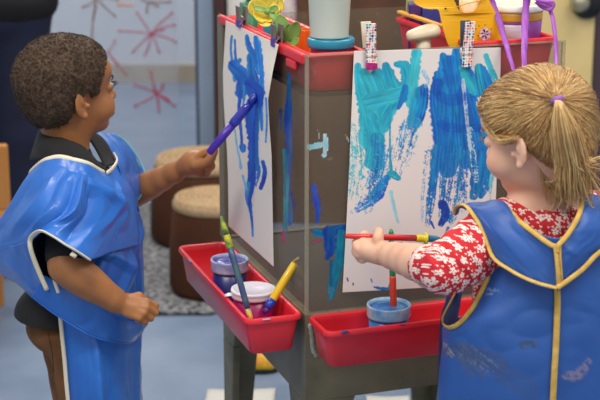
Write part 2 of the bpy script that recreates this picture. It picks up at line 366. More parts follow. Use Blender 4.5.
def proj(P):
    P = np.asarray(P, float).copy(); P[:,2] -= CAMZ
    f = P[:,1]*math.cos(PITCH)-P[:,2]*math.sin(PITCH); u = P[:,1]*math.sin(PITCH)+P[:,2]*math.cos(PITCH)
    return np.stack([300+F*P[:,0]/f, 200-F*u/f], 1)
def panel(fa, fb, smear, nA=180, nZ=190, z0=ZB, z1=ZT, name='clear_panel'):
    P0 = [[fa(u)+EZ*(z0+(z1-z0)*w) for u in np.linspace(0,1,nA)] for w in np.linspace(0,1,nZ)]
    m = MB().grid(P0); o = m.build(name, cl, easel, recalc=False)
    if smear:
        C, A = paint(proj(m.v), smear, (0,0,0)); setcol(o, C, A)
    else: setcol(o, np.full((len(m.v),3),.1), 0*np.ones(len(m.v)))
    return o
panel(lambda u: c0+er*.004+el*(.004+u*(SB-.008)), None, smL)
panel(lambda u: c0+el*.004+er*(.004+u*(SA-.008)), None, smR)
panel(lambda u: c0+el*(SB-.004)+er*(.004+u*(SA-.008)), None, None, 6, 6)
panel(lambda u: c0+er*(SA-.004)+el*(.004+u*(SB-.008)), None, None, 6, 6)
edge = mat('clear_plastic_edge', (176,172,150), .3, var=.1, alpha=.42)
for (a, b) in ((0,0),(SA,0),(0,SB),(SA,SB)):
    ebox(MB(), a-.006 if a else a, a+.006 if not a else a, b-.006 if b else b, b+.006 if not b else b, ZB, ZT).build('corner_strip', edge, easel)
# olive frame stile on the far end of the left face
stile = mat('grey_stile', (120,116,100), .45, var=.15)
ebox(MB(), -.004,.012, SB-.035,SB, ZB, ZT).build('frame_post', stile, easel, bevel=.002)
# top rim of panels
for s_ in ((0,.004,0,SB),(0,SA,0,.004)):
    ebox(MB(), *s_, ZT, ZT+.003).build('top_edge', edge, easel)

# ------------------------------------------------------------------ trays
redm = mat('red_plastic', (232,44,58), .35, c2=(220,36,50), vscale=4, coat=.15, bump=.03)
def tray(name, a0,a1,b0,b1,z0,z1, label, taper=.010, rim=.007, r=.014, mt=None, par=None):
    ca=(a0+a1)/2; cbb=(b0+b1)/2; ha=(a1-a0)/2; hb=(b1-b0)/2
    org = E(ca,cbb,z0)
    def R(ins, z, rr): return [p+Vector((c0.x,c0.y,0)) for p in rrect(ca,cbb,ha-ins,hb-ins,max(rr,.004),z,er,el,6)]
    L = [R(taper+rim,z0,r), R(taper+rim-.002,z0+.002,r), R(rim,z1-.012,r), R(rim,z1-.008,r), R(.001,z1-.009,r+rim*.6), R(0,z1-.004,r+rim*.7), R(.002,z1,r+rim*.6),
         R(rim,z1+.0005,r), R(rim+.0035,z1-.003,r), R(rim+.004,z1-.012,r), R(rim+taper+.003,z0+.005,r), R(rim+taper+.006,z0+.003,r)]
    o = MB().rings(L).build(name, mt or redm, smooth=True, origin=org)
    q = o.modifiers.new('e','EDGE_SPLIT'); q.split_angle = math.radians(50)
    return tag(o, label, 'tray')
tray('paint_tray', -.117,-.0055, -.010,.485, .506,.577, 'red paint tray hooked on the left side of the easel, in front of the boy')
tray('paint_tray', -.001,.506, -.110,-.0055, .502,.574, 'red paint tray hooked on the right side of the easel, holding the blue paint pot')
tray('storage_tray', .006,.120, .006,.520, .979,ZT+.003, 'red storage tray inside the easel top, under the yellow flower')
tray('storage_tray', .312,.500, .006,.36, .979,ZT+.008, 'red storage tray inside the easel top, under the purple bucket')
# red rim of the left tray folded over the left panel
q = MB(); 
ebox(q, -.0045,.005, .006,.535, ZT-.016, ZT+.004)
q.build('hanging_lip', redm, easel, bevel=.005, seg=3)
q = MB(); ebox(q, -.004,.003, .05,.10, ZT-.032, ZT-.016).build('hanging_lip', redm, easel, bevel=.003)

# ------------------------------------------------------------------ papers with paintings
paper_m = vcol_mat('painted_paper', .65)
def px_paper(left, right, yt, yb, pl, off, nU, nV, curl):
    """left/right: x of the sheet edges down its height (0..1); yt/yb top & bottom y at left and right edge"""
    G = []; P = []
    for v in np.linspace(0,1,nV):
        row = []
        xl = np.interp(v, np.linspace(0,1,len(left)), left); xr_ = np.interp(v, np.linspace(0,1,len(right)), right)
        for u in np.linspace(0,1,nU):
            x = xl*(1-u)+xr_*u; y = (yt[0]*(1-u)+yt[1]*u)*(1-v)+(yb[0]*(1-u)+yb[1]*u)*v
            row.append(on_plane(x, y, pl[0]+pl[1]*(off+curl(u,v)), pl[1])); P.append((x,y))
        G.append(row)
    n = pl[1]
    for i, v in enumerate(np.linspace(0,1,nV)):
        for j, u in enumerate(np.linspace(0,1,nU)):
            pass
    return G, np.array(P)
nR = -el; nL = -er
KB = (20,96,190); KC = (20,130,205); TE = (40,176,200); TC = (70,196,210); DB = (18,72,176)
stR = [
 # turquoise block, upper left
 dict(p=[(358,66),(359,85),(366,110),(367,140)], w=[4,5,9,9], c=TE, c2=(50,190,208), dry=(0,.15)),
 dict(p=[(364,74),(372,95),(376,125),(375,164)], w=[6,11,10,9], c=(44,172,196), c2=(60,190,205), dry=(0,.2)),
 dict(p=[(378,76),(384,92),(388,108),(384,128)], w=[8,13,10,5], c=(52,182,202), c2=(36,160,190), dry=(0,.2)),
 dict(p=[(386,66),(390,80),(394,96),(386,110)], w=[4,9,9,7], c=(44,176,200), c2=(30,150,190), dry=(0,.2)),
 dict(p=[(396,64),(404,66),(408,80),(404,95)], w=[3,6,8,7], c=(30,150,190), c2=TE, dry=(0,.2)),
 dict(p=[(417,48),(415,64),(412,84),(408,98)], w=[5.5,6,7,6], c=(40,174,196), c2=(70,190,205), dry=(0,.25)),
 dict(p=[(372,100),(390,96),(405,92)], w=[10,9,6], c=(56,184,204), c2=(44,170,196), dry=(.05,.2)),
 dict(p=[(370,120),(374,140),(371,163)], w=[8,9,7], c=(52,184,202), c2=(34,160,190), dry=(.05,.2)),
 dict(p=[(405,88),(403,98),(398,108)], w=[4,4,2], c=(30,110,210), c2=KC, dry=(0,.2)),
 dict(p=[(391,104),(390,125),(390,150),(391,172)], w=[1,1,1.2,2], c=(40,160,180), dry=(.1,.25)),
 dict(p=[(388,178),(391,174),(398,178)], w=[3,5,3], c=(40,168,190), c2=(30,150,180), dry=(.1,.3)),
 dict(p=[(411,104),(414,110),(410,122)], w=[6,3,2], c=(60,190,205), dry=(.3,.5)),
 dict(p=[(352,150),(353,175),(350,198)], w=[5,5,3], c=(60,180,190), c2=(80,190,200), dry=(.55,.62)),
 dict(p=[(352,128),(355,150)], w=[5,5], c=(90,195,205), dry=(.58,.6)),
 dict(p=[(378,140),(378,160),(374,185),(372,200)], w=[8,8,9,5], c=(40,150,190), c2=(30,110,190), dry=(.45,.55)),
 dict(p=[(386,178),(376,195),(362,206),(352,212)], w=[4,7,5,2], c=(30,90,200), c2=(24,120,210), dry=(.25,.5)),
 dict(p=[(391,192),(394,208),(398,222)], w=[2,2,1.5], c=(150,205,215), dry=(.3,.5)),
 # middle bar
 dict(p=[(422,92),(419,105),(414,122)], w=[7,8.5,8], c=KC, c2=(30,150,205), dry=(0,.25)),
 dict(p=[(424,88),(424,104),(420,118)], w=[4,5,4], c=DB, c2=KC, dry=(0,.2)),
 dict(p=[(414,100),(411,116),(408,126)], w=[3,4,4], c=(40,160,205), dry=(.2,.4)),
 dict(p=[(414,125),(408,140),(404,155)], w=[8,9,7], c=(60,170,205), c2=(30,110,200), dry=(.5,.6)),
 dict(p=[(424,72),(428,80),(426,86)], w=[3,2,2], c=(120,190,225), dry=(.5,.6)),
 # big blue
 dict(p=[(437,74),(436,100),(441,130),(442,160)], w=[4,8,10,9], c=KC, c2=(20,90,195), dry=(0,.12)),
 dict(p=[(443,56),(446,75),(450,105),(450,140),(447,170)], w=[4,9,13,14,11], c=(18,98,194), c2=(22,132,208), dry=(0,.12)),
 dict(p=[(456,50),(457,70),(461,100),(463,130),(466,160)], w=[4,8,11,12,10], c=(18,98,194), c2=(22,136,210), dry=(0,.15)),
 dict(p=[(450,62),(452,78)], w=[8,10], c=KC, c2=(20,100,200)),
 dict(p=[(466,70),(472,95),(478,125),(483,150),(484,172)], w=[7,9,10,11,9], c=(30,140,205), c2=(20,110,200), dry=(0,.15)),
 dict(p=[(462,68),(468,80),(474,92)], w=[4,5,4], c=(40,170,190), c2=(50,180,200), dry=(.1,.3)),
 dict(p=[(479,68),(482,84),(486,100)], w=[5,9,8], c=(44,178,196), c2=(24,130,205), dry=(0,.2)),
 dict(p=[(484,68),(490,84),(496,100)], w=[2.5,4,4], c=(30,140,210), dry=(.05,.25)),
 dict(p=[(486,56),(492,72),(499,86)], w=[3,3.5,3], c=(70,195,205), c2=(60,180,200), dry=(.1,.4)),
 dict(p=[(487,120),(488,150),(486,180),(481,196)], w=[6,9,8,3], c=(26,104,196), c2=(20,130,205), dry=(0,.3)),
 dict(p=[(478,158),(476,180),(474,196)], w=[9,7,5], c=(28,100,196), c2=(20,130,200), dry=(.1,.35)),
 dict(p=[(437,150),(434,175),(430,205),(427,226)], w=[6,5,4.5,2.5], c=(24,104,196), c2=(20,130,205), dry=(.1,.5)),
 dict(p=[(450,160),(446,180),(444,205),(442,222)], w=[7,7,6,4], c=(26,96,190), c2=(30,130,200), dry=(.5,.5)),
 dict(p=[(462,155),(461,175),(459,200),(452,220)], w=[8,7,6,4], c=(30,120,200), c2=(40,150,205), dry=(.47,.55)),
 dict(p=[(443,205),(446,214),(441,224)], w=[5,5,3], c=(24,66,180), dry=(.2,.4)),
 dict(p=[(463,80),(466,110),(470,150)], w=[2,2,1.5], c=(190,205,225), dry=(.45,.5)),
 dict(p=[(440,96),(452,100),(470,97)], w=[5,7,5], c=(18,74,190), dry=(.25,.35), a=.5), dict(p=[(440,124),(454,128),(478,128)], w=[4,5,4], c=(16,70,190), dry=(.25,.35), a=.5),
 dict(p=[(437,84),(436,90)], w=[7,6], c=(20,70,190), a=.6),
 dict(p=[(492,175),(490,190),(489,205)], w=[2.5,2,1.5], c=(120,200,210), dry=(.4,.5)),
 dict(p=[(424,180),(422,205),(423,222)], w=[2,1.5,1.5], c=(110,180,220), dry=(.45,.55)),
 dict(p=[(448,228),(446,236)], w=[2,1], c=(60,150,200), dry=(.2,.3)), dict(p=[(431,222),(434,228)], w=[1.5,1], c=(30,90,190)),
 dict(p=[(392,280),(389,287)], w=[1.8,1.2], c=(30,110,200)), dict(p=[(374,287),(384,289),(392,288)], w=[1,2,1.5], c=(30,120,200), dry=(.2,.3)),
 dict(p=[(347,278),(348,281)], w=[.9,.8], c=(40,60,140)), dict(p=[(434,262),(437,262)], w=[1,1], c=(30,100,190)), dict(p=[(353,283),(353,285)], w=[.6,.6], c=(40,60,140)),
 dict(p=[(356,140),(358,165),(354,195)], w=[7,8,6], c=(70,186,204), dry=(.56,.60), edge=2.5), dict(p=[(380,150),(376,175),(366,205)], w=[10,11,9], c=(40,130,200), c2=(50,170,205), dry=(.54,.60), edge=2.5), dict(p=[(408,128),(402,150),(396,172)], w=[9,11,8], c=(60,160,205), c2=(40,110,200), dry=(.56,.62), edge=2.5),
 dict(p=[(455,165),(454,190),(450,215)], w=[14,13,10], c=(40,130,200), c2=(30,100,190), dry=(.54,.58), edge=2.5), dict(p=[(432,150),(428,175)], w=[6,5], c=(40,140,205), dry=(.5,.6), edge=2.5), dict(p=[(470,130),(474,160),(476,180)], w=[4,4,3], c=(180,215,230), dry=(.55,.55)),
 dict(p=[(371,279),(372,282)], w=[.8,.8], c=(40,140,190)), dict(p=[(398,246),(402,242)], w=[1.2,1], c=(190,100,120), a=.5)]
G, P = px_paper([354,351.5,349,346,342.5], [501,499.5,497,495,493], (51,47.5), (292.5,284), (E(0,0,0), nR), .003, 300, 480, lambda u,v: .0025*math.sin(PI*u)*(.4+v)+.010*max(0,v-.75)**2*8*(u))
m = MB().grid(G); c_ = E(.25,-.004,1.04)
pr = m.build('painting', paper_m, smooth=True, origin=c_, recalc=False, solid=.0005, soff=0)
C, A = paint(P, stR, (232,226,222)); setcol(pr, C)
tag(pr, 'white paper with broad turquoise and blue brushstrokes clipped before the girl', 'painting', None)
stL = [
 dict(p=[(232,36),(231,50),(233,66),(235,80)], w=[1,1,1.4,2], c=(60,140,215), c2=(100,170,225), dry=(.1,.3)),
 dict(p=[(235,40),(236,60),(240,72)], w=[.8,1.2,2], c=(40,110,210), dry=(.1,.2)),
 dict(p=[(234,66),(240,72),(247,82),(252,90),(257,100)], w=[4.5,6,6,5,4], c=(20,86,205), c2=(24,120,215), dry=(0,.1)),
 dict(p=[(251,57),(252,72),(256,90),(256,110)], w=[3,4,5,5], c=(26,90,205), c2=(30,130,215), dry=(.1,.15)),
 dict(p=[(247,36),(249,46),(255,58),(260,72)], w=[1.5,2.5,3,2.5], c=(40,130,220), c2=(24,100,210), dry=(.1,.2)),
 dict(p=[(256,38),(258,48),(260,60),(262,80),(261,110),(262,130)], w=[2.5,3.5,2.5,2,2,1.2], c=(30,110,215), c2=(60,150,225), dry=(0,.3)),
 dict(p=[(250,84),(258,92),(254,108),(251,124),(253,140),(253,160),(252,176),(249,190)], w=[4,6,5.5,4.5,4,4,3.5,3], c=(20,70,200), c2=(20,96,210), dry=(0,.15)),
 dict(p=[(240,84),(241,92)], w=[3,4.5], c=(30,110,215), c2=(20,90,205)), dict(p=[(241,92),(239,110),(241,130),(242,144)], w=[1.5,1.4,1.3,1.2], c=(24,90,205), dry=(.1,.3)),
 dict(p=[(244,86),(244,104),(243,118)], w=[1,1.2,1], c=(60,150,225), dry=(.2,.3)),
 dict(p=[(243,147),(243,150)], w=[3.2,2.5], c=(30,120,215), c2=(24,90,205)),
 dict(p=[(235,130),(237,145),(240,160),(241,168)], w=[.8,.8,.8,1.2], c=(120,185,225), dry=(.2,.4)),
 dict(p=[(266,98),(267,120),(266,142)], w=[.9,.8,.8], c=(60,150,225), dry=(.2,.4)),
 dict(p=[(258,110),(257,135),(257,160),(259,172),(256,186)], w=[1.5,1.6,1.8,1.6,.8], c=(40,120,215), dry=(.1,.4)),
 dict(p=[(263,162),(265,172),(263,184)], w=[1.6,2,1.4], c=(30,90,200), dry=(.1,.25)), dict(p=[(264,178),(261,188)], w=[2,1.5], c=(24,70,190)),
 dict(p=[(249,186),(248,196),(250,206),(252,220),(253,236)], w=[3,2.4,1.8,1,.8], c=(26,90,205), c2=(60,150,225), dry=(.1,.4)),
 dict(p=[(254,178),(251,195),(249,204)], w=[2,1.6,1], c=(24,80,200), dry=(.1,.3)),
 dict(p=[(243,176),(247,190)], w=[1,.8], c=(120,180,225), dry=(.3,.4)), dict(p=[(240,60),(238,64)], w=[1.5,1.5], c=(40,130,220))]
def curlL(u, v):
    return .012*math.exp(-((v-.2)/.14)**2)*u*u+.004+.018*max(0, v-.7)*u+.004*math.sin(5*v)*u
G, P = px_paper([226,224.5,223,223.5,225,227,228,228.5,228.5], [278.5,272.5,268,269.5,271.5,272,272.5,273,273.5], (20.5,44.5), (226,266.5), (E(0,0,0), nL), .004, 150, 420, curlL)
m = MB().grid(G); c_ = E(-.004,.2,1.04)
pl = m.build('painting', paper_m, smooth=True, origin=c_, recalc=False, solid=.0005, soff=0)
for q_ in stL: q_['w'] = [x*1.35 for x in q_['w']]
C, A = paint(P, stL, (234,228,218)); setcol(pl, C)
tag(pl, 'white paper with narrow blue brush drips clipped before the boy', 'painting', None)

# ------------------------------------------------------------------ clothes pegs
def dots_mat(name, base, mixc):
    m = bpy.data.materials.new(name); m.use_nodes = True; n = m.node_tree.nodes; L = m.node_tree.links; b = n['Principled BSDF']
    tc = n.new('ShaderNodeTexCoord'); v = n.new('ShaderNodeTexVoronoi'); v.inputs['Scale'].default_value = 200; v.inputs['Randomness'].default_value = .25
    L.new(tc.outputs['Object'], v.inputs['Vector'])
    r1 = n.new('ShaderNodeValToRGB'); r1.color_ramp.interpolation = 'CONSTANT'; r1.color_ramp.elements[0].color = (1,1,1,1); r1.color_ramp.elements[1].position = .46; r1.color_ramp.elements[1].color = (0,0,0,1)
    L.new(v.outputs['Distance'], r1.inputs[0])
    sp = n.new('ShaderNodeSeparateColor'); L.new(v.outputs['Color'], sp.inputs[0])
    r2 = n.new('ShaderNodeValToRGB'); r2.color_ramp.interpolation = 'CONSTANT'; cs = mixc
    while len(r2.color_ramp.elements) < len(cs): r2.color_ramp.elements.new(.5)
    for i, c in enumerate(cs): r2.color_ramp.elements[i].position = i/len(cs); r2.color_ramp.elements[i].color = (*lin(c),1)
    L.new(sp.outputs[0], r2.inputs[0])
    mx = n.new('ShaderNodeMix'); mx.data_type = 'RGBA'; mx.inputs[6].default_value = (*lin(base),1)
    L.new(r1.outputs[0], mx.inputs[0]); L.new(r2.outputs[0], mx.inputs[7]); L.new(mx.outputs[2], b.inputs['Base Color']); b.inputs['Roughness'].default_value = .4
    return m
pegd = dots_mat('dotted_peg', (240,238,232), [(230,70,90),(250,150,90),(30,50,90),(60,190,190),(240,120,150),(40,120,150)])
wood = mat('pale_wood', (214,186,140), .55, var=.15, vscale=40); steel = mat('spring_steel', (150,150,150), .3, metal=.9)
def peg(a, b, face, z, L_, w, th, m1, m2, label, tilt=0, dip=None, spr=.006, dm_=None):
    n = nR if face == 'R' else nL; s = er if face == 'R' else el
    base = E(a, b, z)
    t = empty('clothes_peg', base, label, 'clothespin', 'clothespins holding the papers')
    def P_(x, d, h): x2 = x+h*tilt; return base+s*x2+n*d+EZ*h
    # front prong: from h=-L*.45 (jaw) to L*.55
    hj = -L_*.42; ht = L_*.58
    def prong(d0, d1, sp, m_, name):
        q = MB(); 
        q.rings([[P_(-w/2,d0,hj),P_(w/2,d0,hj),P_(w/2,d1,hj),P_(-w/2,d1,hj)], [P_(-w/2,d0,0),P_(w/2,d0,0),P_(w/2,d1,0),P_(-w/2,d1,0)],
                 [P_(-w/2,d0+sp,ht),P_(w/2,d0+sp,ht),P_(w/2,d1+sp,ht),P_(-w/2,d1+sp,ht)]])
        return q.build(name, m_, t, bevel=.0008)
    prong(.0075, .0075+th, spr, m1, 'prong'); prong(-.001-th, -.001, -spr, m2, 'prong')
    q = MB(); q.tube([P_(-w/2-.001,.003,0),P_(w/2+.001,.003,0)], .0035, 10); q.tube([P_(-w/2-.001,.003,0),P_(-w/2-.001,.0075+th,-.012),P_(w/2+.001,.0075+th,-.012),P_(w/2+.001,.003,0)], .0008, 6)
    q.build('spring', steel, t)
    if dip:
        q = MB(); q.rings([[P_(-w/2-.0006,.0068,hj-.0006),P_(w/2+.0006,.0068,hj-.0006),P_(w/2+.0006,.0082+th,hj-.0006),P_(-w/2-.0006,.0082+th,hj-.0006)],
                           [P_(-w/2-.0006,.0068,hj+dip),P_(w/2+.0006,.0068,hj+dip*.8),P_(w/2+.0006,.0082+th,hj+dip*.8),P_(-w/2-.0006,.0082+th,hj+dip)]])
        q.build('paint_dip', dm_ or mat('violet_dip', (96,30,110), .4, c2=(220,40,130), vscale=90), t)
def aofpx(px, py, n, s):
    p = on_plane(px, py, E(0,0,0)+n*.01, n); return (p-c0).dot(s), p.z
a_, z_ = aofpx(371,50,nR,er); peg(a_, 0, 'R', z_, .082, .019, .004, pegd, mat('peg_side',(226,214,190),.5), 'dotted clothespin with a violet dipped tip, left end of the girl\'s paper', -.06, .013)
a_, z_ = aofpx(468,48,nR,er); peg(a_, 0, 'R', z_, .082, .019, .004, pegd, mat('peg_side2',(60,80,100),.5), 'dotted clothespin at the right end of the girl\'s paper, nearest her hair', .03, None, .004)
purw = mat('grey_worn_wood', (120,108,104), .6, var=.2, vscale=50)
pdip = mat('purple_dip', (92,66,160), .45, c2=(76,52,140), vscale=60)
b_, z_ = aofpx(238.5,18,nL,el); peg(0, b_, 'L', z_, .040, .024, .0042, purw, purw, 'grey clothespin with purple tip, far end of the boy\'s paper', 0, .014, .0012, pdip)
b2_, z2_ = aofpx(273.5,37,nL,el); peg(0, b2_, 'L', z2_, .040, .020, .0042, purw, purw, 'grey clothespin with purple tip beside the green leaves', 0, .016, .0012, pdip)
# dried paint marks on tray rims and frame
def mark(pts, r, m_, par, flat=.5, n=14, up=None): MB().tube([Vector(x) for x in crom(pts, n)], [r*(.6+.5*abs(math.sin(i*1.7))) for i in range(n)], 8, flat=flat, up=up).build('paint_smear', m_, par, smooth=True)
T_ = [o for o in COL.objects if o.name.startswith('paint_tray')]; navyp = mat('navy_dried_paint', (44,52,110), .4, c2=(90,90,130), vscale=200)
mark([E(a,-.1095,.5735) for a in (.028,.034,.042)], .0042, navyp, T_[1]); mark([E(a,-.1085,.5738) for a in (.232,.245,.262)], .0034, navyp, T_[1]); mark([E(a,-.1085,.5738) for a in (.14,.15)], .0020, navyp, T_[1]); mark([E(a,-.0062,.5738) for a in (.06,.066)], .0016, navyp, T_[1])
mark([E(-.1165,b,.5755) for b in (.385,.375,.365)], .0032, navyp, T_[0]); mark([E(a,-.0095,.5758) for a in (-.085,-.07)], .0026, mat('lilac_dried_paint', (190,150,190), .4), T_[0])
drip = mat('pale_dried_drip', (176,178,170), .5, c2=(150,150,140), vscale=120)
mark([E(.008,-.0002,.555),E(.012,-.0002,.53),E(.014,-.0002,.505),E(.022,-.0002,.488)], .0042, drip, easel, .25, 14, tuple(el))
# ================================================================== bodies: one continuous surface grown from blended volumes
class SDF:
    def __init__(s, lo, hi, h):
        s.lo = np.array(lo, float); s.h = h; s.n = np.ceil((np.array(hi)-s.lo)/h).astype(int)+1
        s.f = np.full(tuple(s.n), .5, np.float32)
    def _sub(s, lo, hi, pad):
        a = np.clip(np.floor((np.array(lo)-pad-s.lo)/s.h).astype(int), 0, s.n-1); b = np.clip(np.ceil((np.array(hi)+pad-s.lo)/s.h).astype(int)+1, 1, s.n)
        if np.any(b <= a): return None
        ax = [s.lo[i]+s.h*np.arange(a[i], b[i]) for i in range(3)]
        X_, Y_, Z_ = np.meshgrid(*ax, indexing='ij', sparse=False)
        return (slice(a[0],b[0]),slice(a[1],b[1]),slice(a[2],b[2])), X_.astype(np.float32), Y_.astype(np.float32), Z_.astype(np.float32)
    def _mix(s, sl, d, k, sub):
        f = s.f[sl]
        if sub:
            hh = np.clip(.5-.5*(f+d)/k, 0, 1); s.f[sl] = f*(1-hh)+(-d)*hh+k*hh*(1-hh)
        else:
            hh = np.clip(.5+.5*(f-d)/k, 0, 1); s.f[sl] = f*(1-hh)+d*hh-k*hh*(1-hh)
    def cap(s, p0, p1, r0, r1=None, k=.01, sub=False):
        r1 = r0 if r1 is None else r1; p0 = np.array(p0, float); p1 = np.array(p1, float); R = max(r0, r1)
        q = s._sub(np.minimum(p0,p1)-R, np.maximum(p0,p1)+R, k*1.5+s.h*3)
        if q is None: return
        sl, x, y, z = q; ab = p1-p0; l2 = max(ab@ab, 1e-9)
        t = np.clip(((x-p0[0])*ab[0]+(y-p0[1])*ab[1]+(z-p0[2])*ab[2])/l2, 0, 1)
        d = np.sqrt((x-p0[0]-t*ab[0])**2+(y-p0[1]-t*ab[1])**2+(z-p0[2]-t*ab[2])**2)-(r0+(r1-r0)*t)
        s._mix(sl, d, k, sub)
    def chain(s, P, R, k=.01, n=None):
        P = crom(P, n or (len(P)-1)*3+1); R = np.interp(np.linspace(0,1,len(P)), np.linspace(0,1,len(R)), R)
        for i in range(len(P)-1): s.cap(P[i], P[i+1], R[i], R[i+1], k)
    def ell(s, c, r, M=None, k=.01, sub=False):
        M = np.eye(3) if M is None else np.array(M)[:3,:3]; c = np.array(c, float); r = np.array(r, float); R = r.max()
        q = s._sub(c-R, c+R, k*1.5+s.h*3)
        if q is None: return
        sl, x, y, z = q; dx = x-c[0]; dy = y-c[1]; dz = z-c[2]
        u = [(M[0,i]*dx+M[1,i]*dy+M[2,i]*dz) for i in range(3)]
        k0 = np.sqrt(sum((u[i]/r[i])**2 for i in range(3))); k1 = np.sqrt(sum((u[i]/r[i]**2)**2 for i in range(3)))+1e-9
        s._mix(sl, k0*(k0-1)/k1, k, sub)
    def clip_fn(s, fn):   # keep where fn<0 (intersection)
        ax = [s.lo[i]+s.h*np.arange(s.n[i]) for i in range(3)]
        X_, Y_, Z_ = np.meshgrid(*ax, indexing='ij'); s.f = np.maximum(s.f, fn(X_, Y_, Z_).astype(np.float32))
    def disp_fn(s, fn):
        ax = [s.lo[i]+s.h*np.arange(s.n[i]) for i in range(3)]
        m = np.abs(s.f) < s.h*6+.01
        I = np.where(m); s.f[I] += fn(ax[0][I[0]], ax[1][I[1]], ax[2][I[2]])
    def mesh(s):
        f = s.f; ins = f < 0; n = f.shape
        c = [(i,j,k) for i in (0,1) for j in (0,1) for k in (0,1)]
        def sh(A, o): return A[o[0]:n[0]-1+o[0], o[1]:n[1]-1+o[1], o[2]:n[2]-1+o[2]]
        cnt = sum(sh(ins, o).astype(np.int8) for o in c); act = (cnt > 0) & (cnt < 8)
        I = np.argwhere(act); idx = -np.ones(act.shape, np.int64); idx[act] = np.arange(len(I))
        V = np.zeros((len(I),3)); N = np.zeros(len(I))
        for a in range(8):
            for b in range(a+1, 8):
                o1, o2 = np.array(c[a]), np.array(c[b])
                if np.abs(o1-o2).sum() != 1: continue
                f1 = f[tuple((I+o1).T)]; f2 = f[tuple((I+o2).T)]; m = (f1 < 0) != (f2 < 0)
                t = np.where(m, f1/(f1-f2+1e-20), 0)
                V += np.where(m[:,None], o1+t[:,None]*(o2-o1), 0); N += m
        V = s.lo+s.h*(I+V/N[:,None]); F = []
        for ax in range(3):
            u, v = (ax+1)%3, (ax+2)%3
            sl1 = [slice(None)]*3; sl2 = [slice(None)]*3; sl1[ax] = slice(0,-1); sl2[ax] = slice(1,None)
            a = ins[tuple(sl1)]; b = ins[tuple(sl2)]; X_ = np.argwhere(a != b)
            X_ = X_[(X_[:,u] > 0) & (X_[:,v] > 0) & (X_[:,u] < n[u]-1) & (X_[:,v] < n[v]-1)]
            du = np.zeros(3,int); du[u] = 1; dv = np.zeros(3,int); dv[v] = 1
            q = np.stack([idx[tuple((X_-du-dv).T)], idx[tuple((X_-dv).T)], idx[tuple(X_.T)], idx[tuple((X_-du).T)]], 1)
            fl = b[tuple(X_.T)]; q[fl] = q[fl][:, ::-1]; F.append(q)
        F = np.concatenate(F); return V, F
    def build(s, name, m, parent=None, origin=None, smooth_it=1, cols=None, keep=None):
        V, Fq = s.mesh()
        if keep is not None:
            kv = keep(V); Fq = Fq[kv[Fq].all(1)]; used = np.unique(Fq); mp = -np.ones(len(V), int); mp[used] = np.arange(len(used)); V = V[used]; Fq = mp[Fq]
        o0 = np.array(parent.location if parent is not None else origin)
        if parent is not None and parent.parent is not None: o0 = np.array(parent['wl'])
        me = bpy.data.meshes.new(name); me.vertices.add(len(V)); me.vertices.foreach_set('co', (V-o0).ravel())
        me.loops.add(len(Fq)*4); me.loops.foreach_set('vertex_index', Fq.ravel().astype(np.int32))
        me.polygons.add(len(Fq)); me.polygons.foreach_set('loop_start', np.arange(0, len(Fq)*4, 4, dtype=np.int32))
        me.update(calc_edges=True); me.validate()
        me.polygons.foreach_set('use_smooth', [True]*len(me.polygons)); me.materials.append(m)
        o = bpy.data.objects.new(name, me); COL.objects.link(o)
        if parent is not None: o.parent = parent; o['wl'] = tuple(o0)
        else: o.location = Vector(o0)
        if smooth_it:
            q = o.modifiers.new('sm','SMOOTH'); q.factor = .5; q.iterations = smooth_it
        if cols is not None: setcol(o, cols(V))
        return o
def rotm(yaw, pitch=0, roll=0):
    return np.array((Matrix.Rotation(yaw,3,'Z') @ Matrix.Rotation(-pitch,3,'Y') @ Matrix.Rotation(roll,3,'X')))
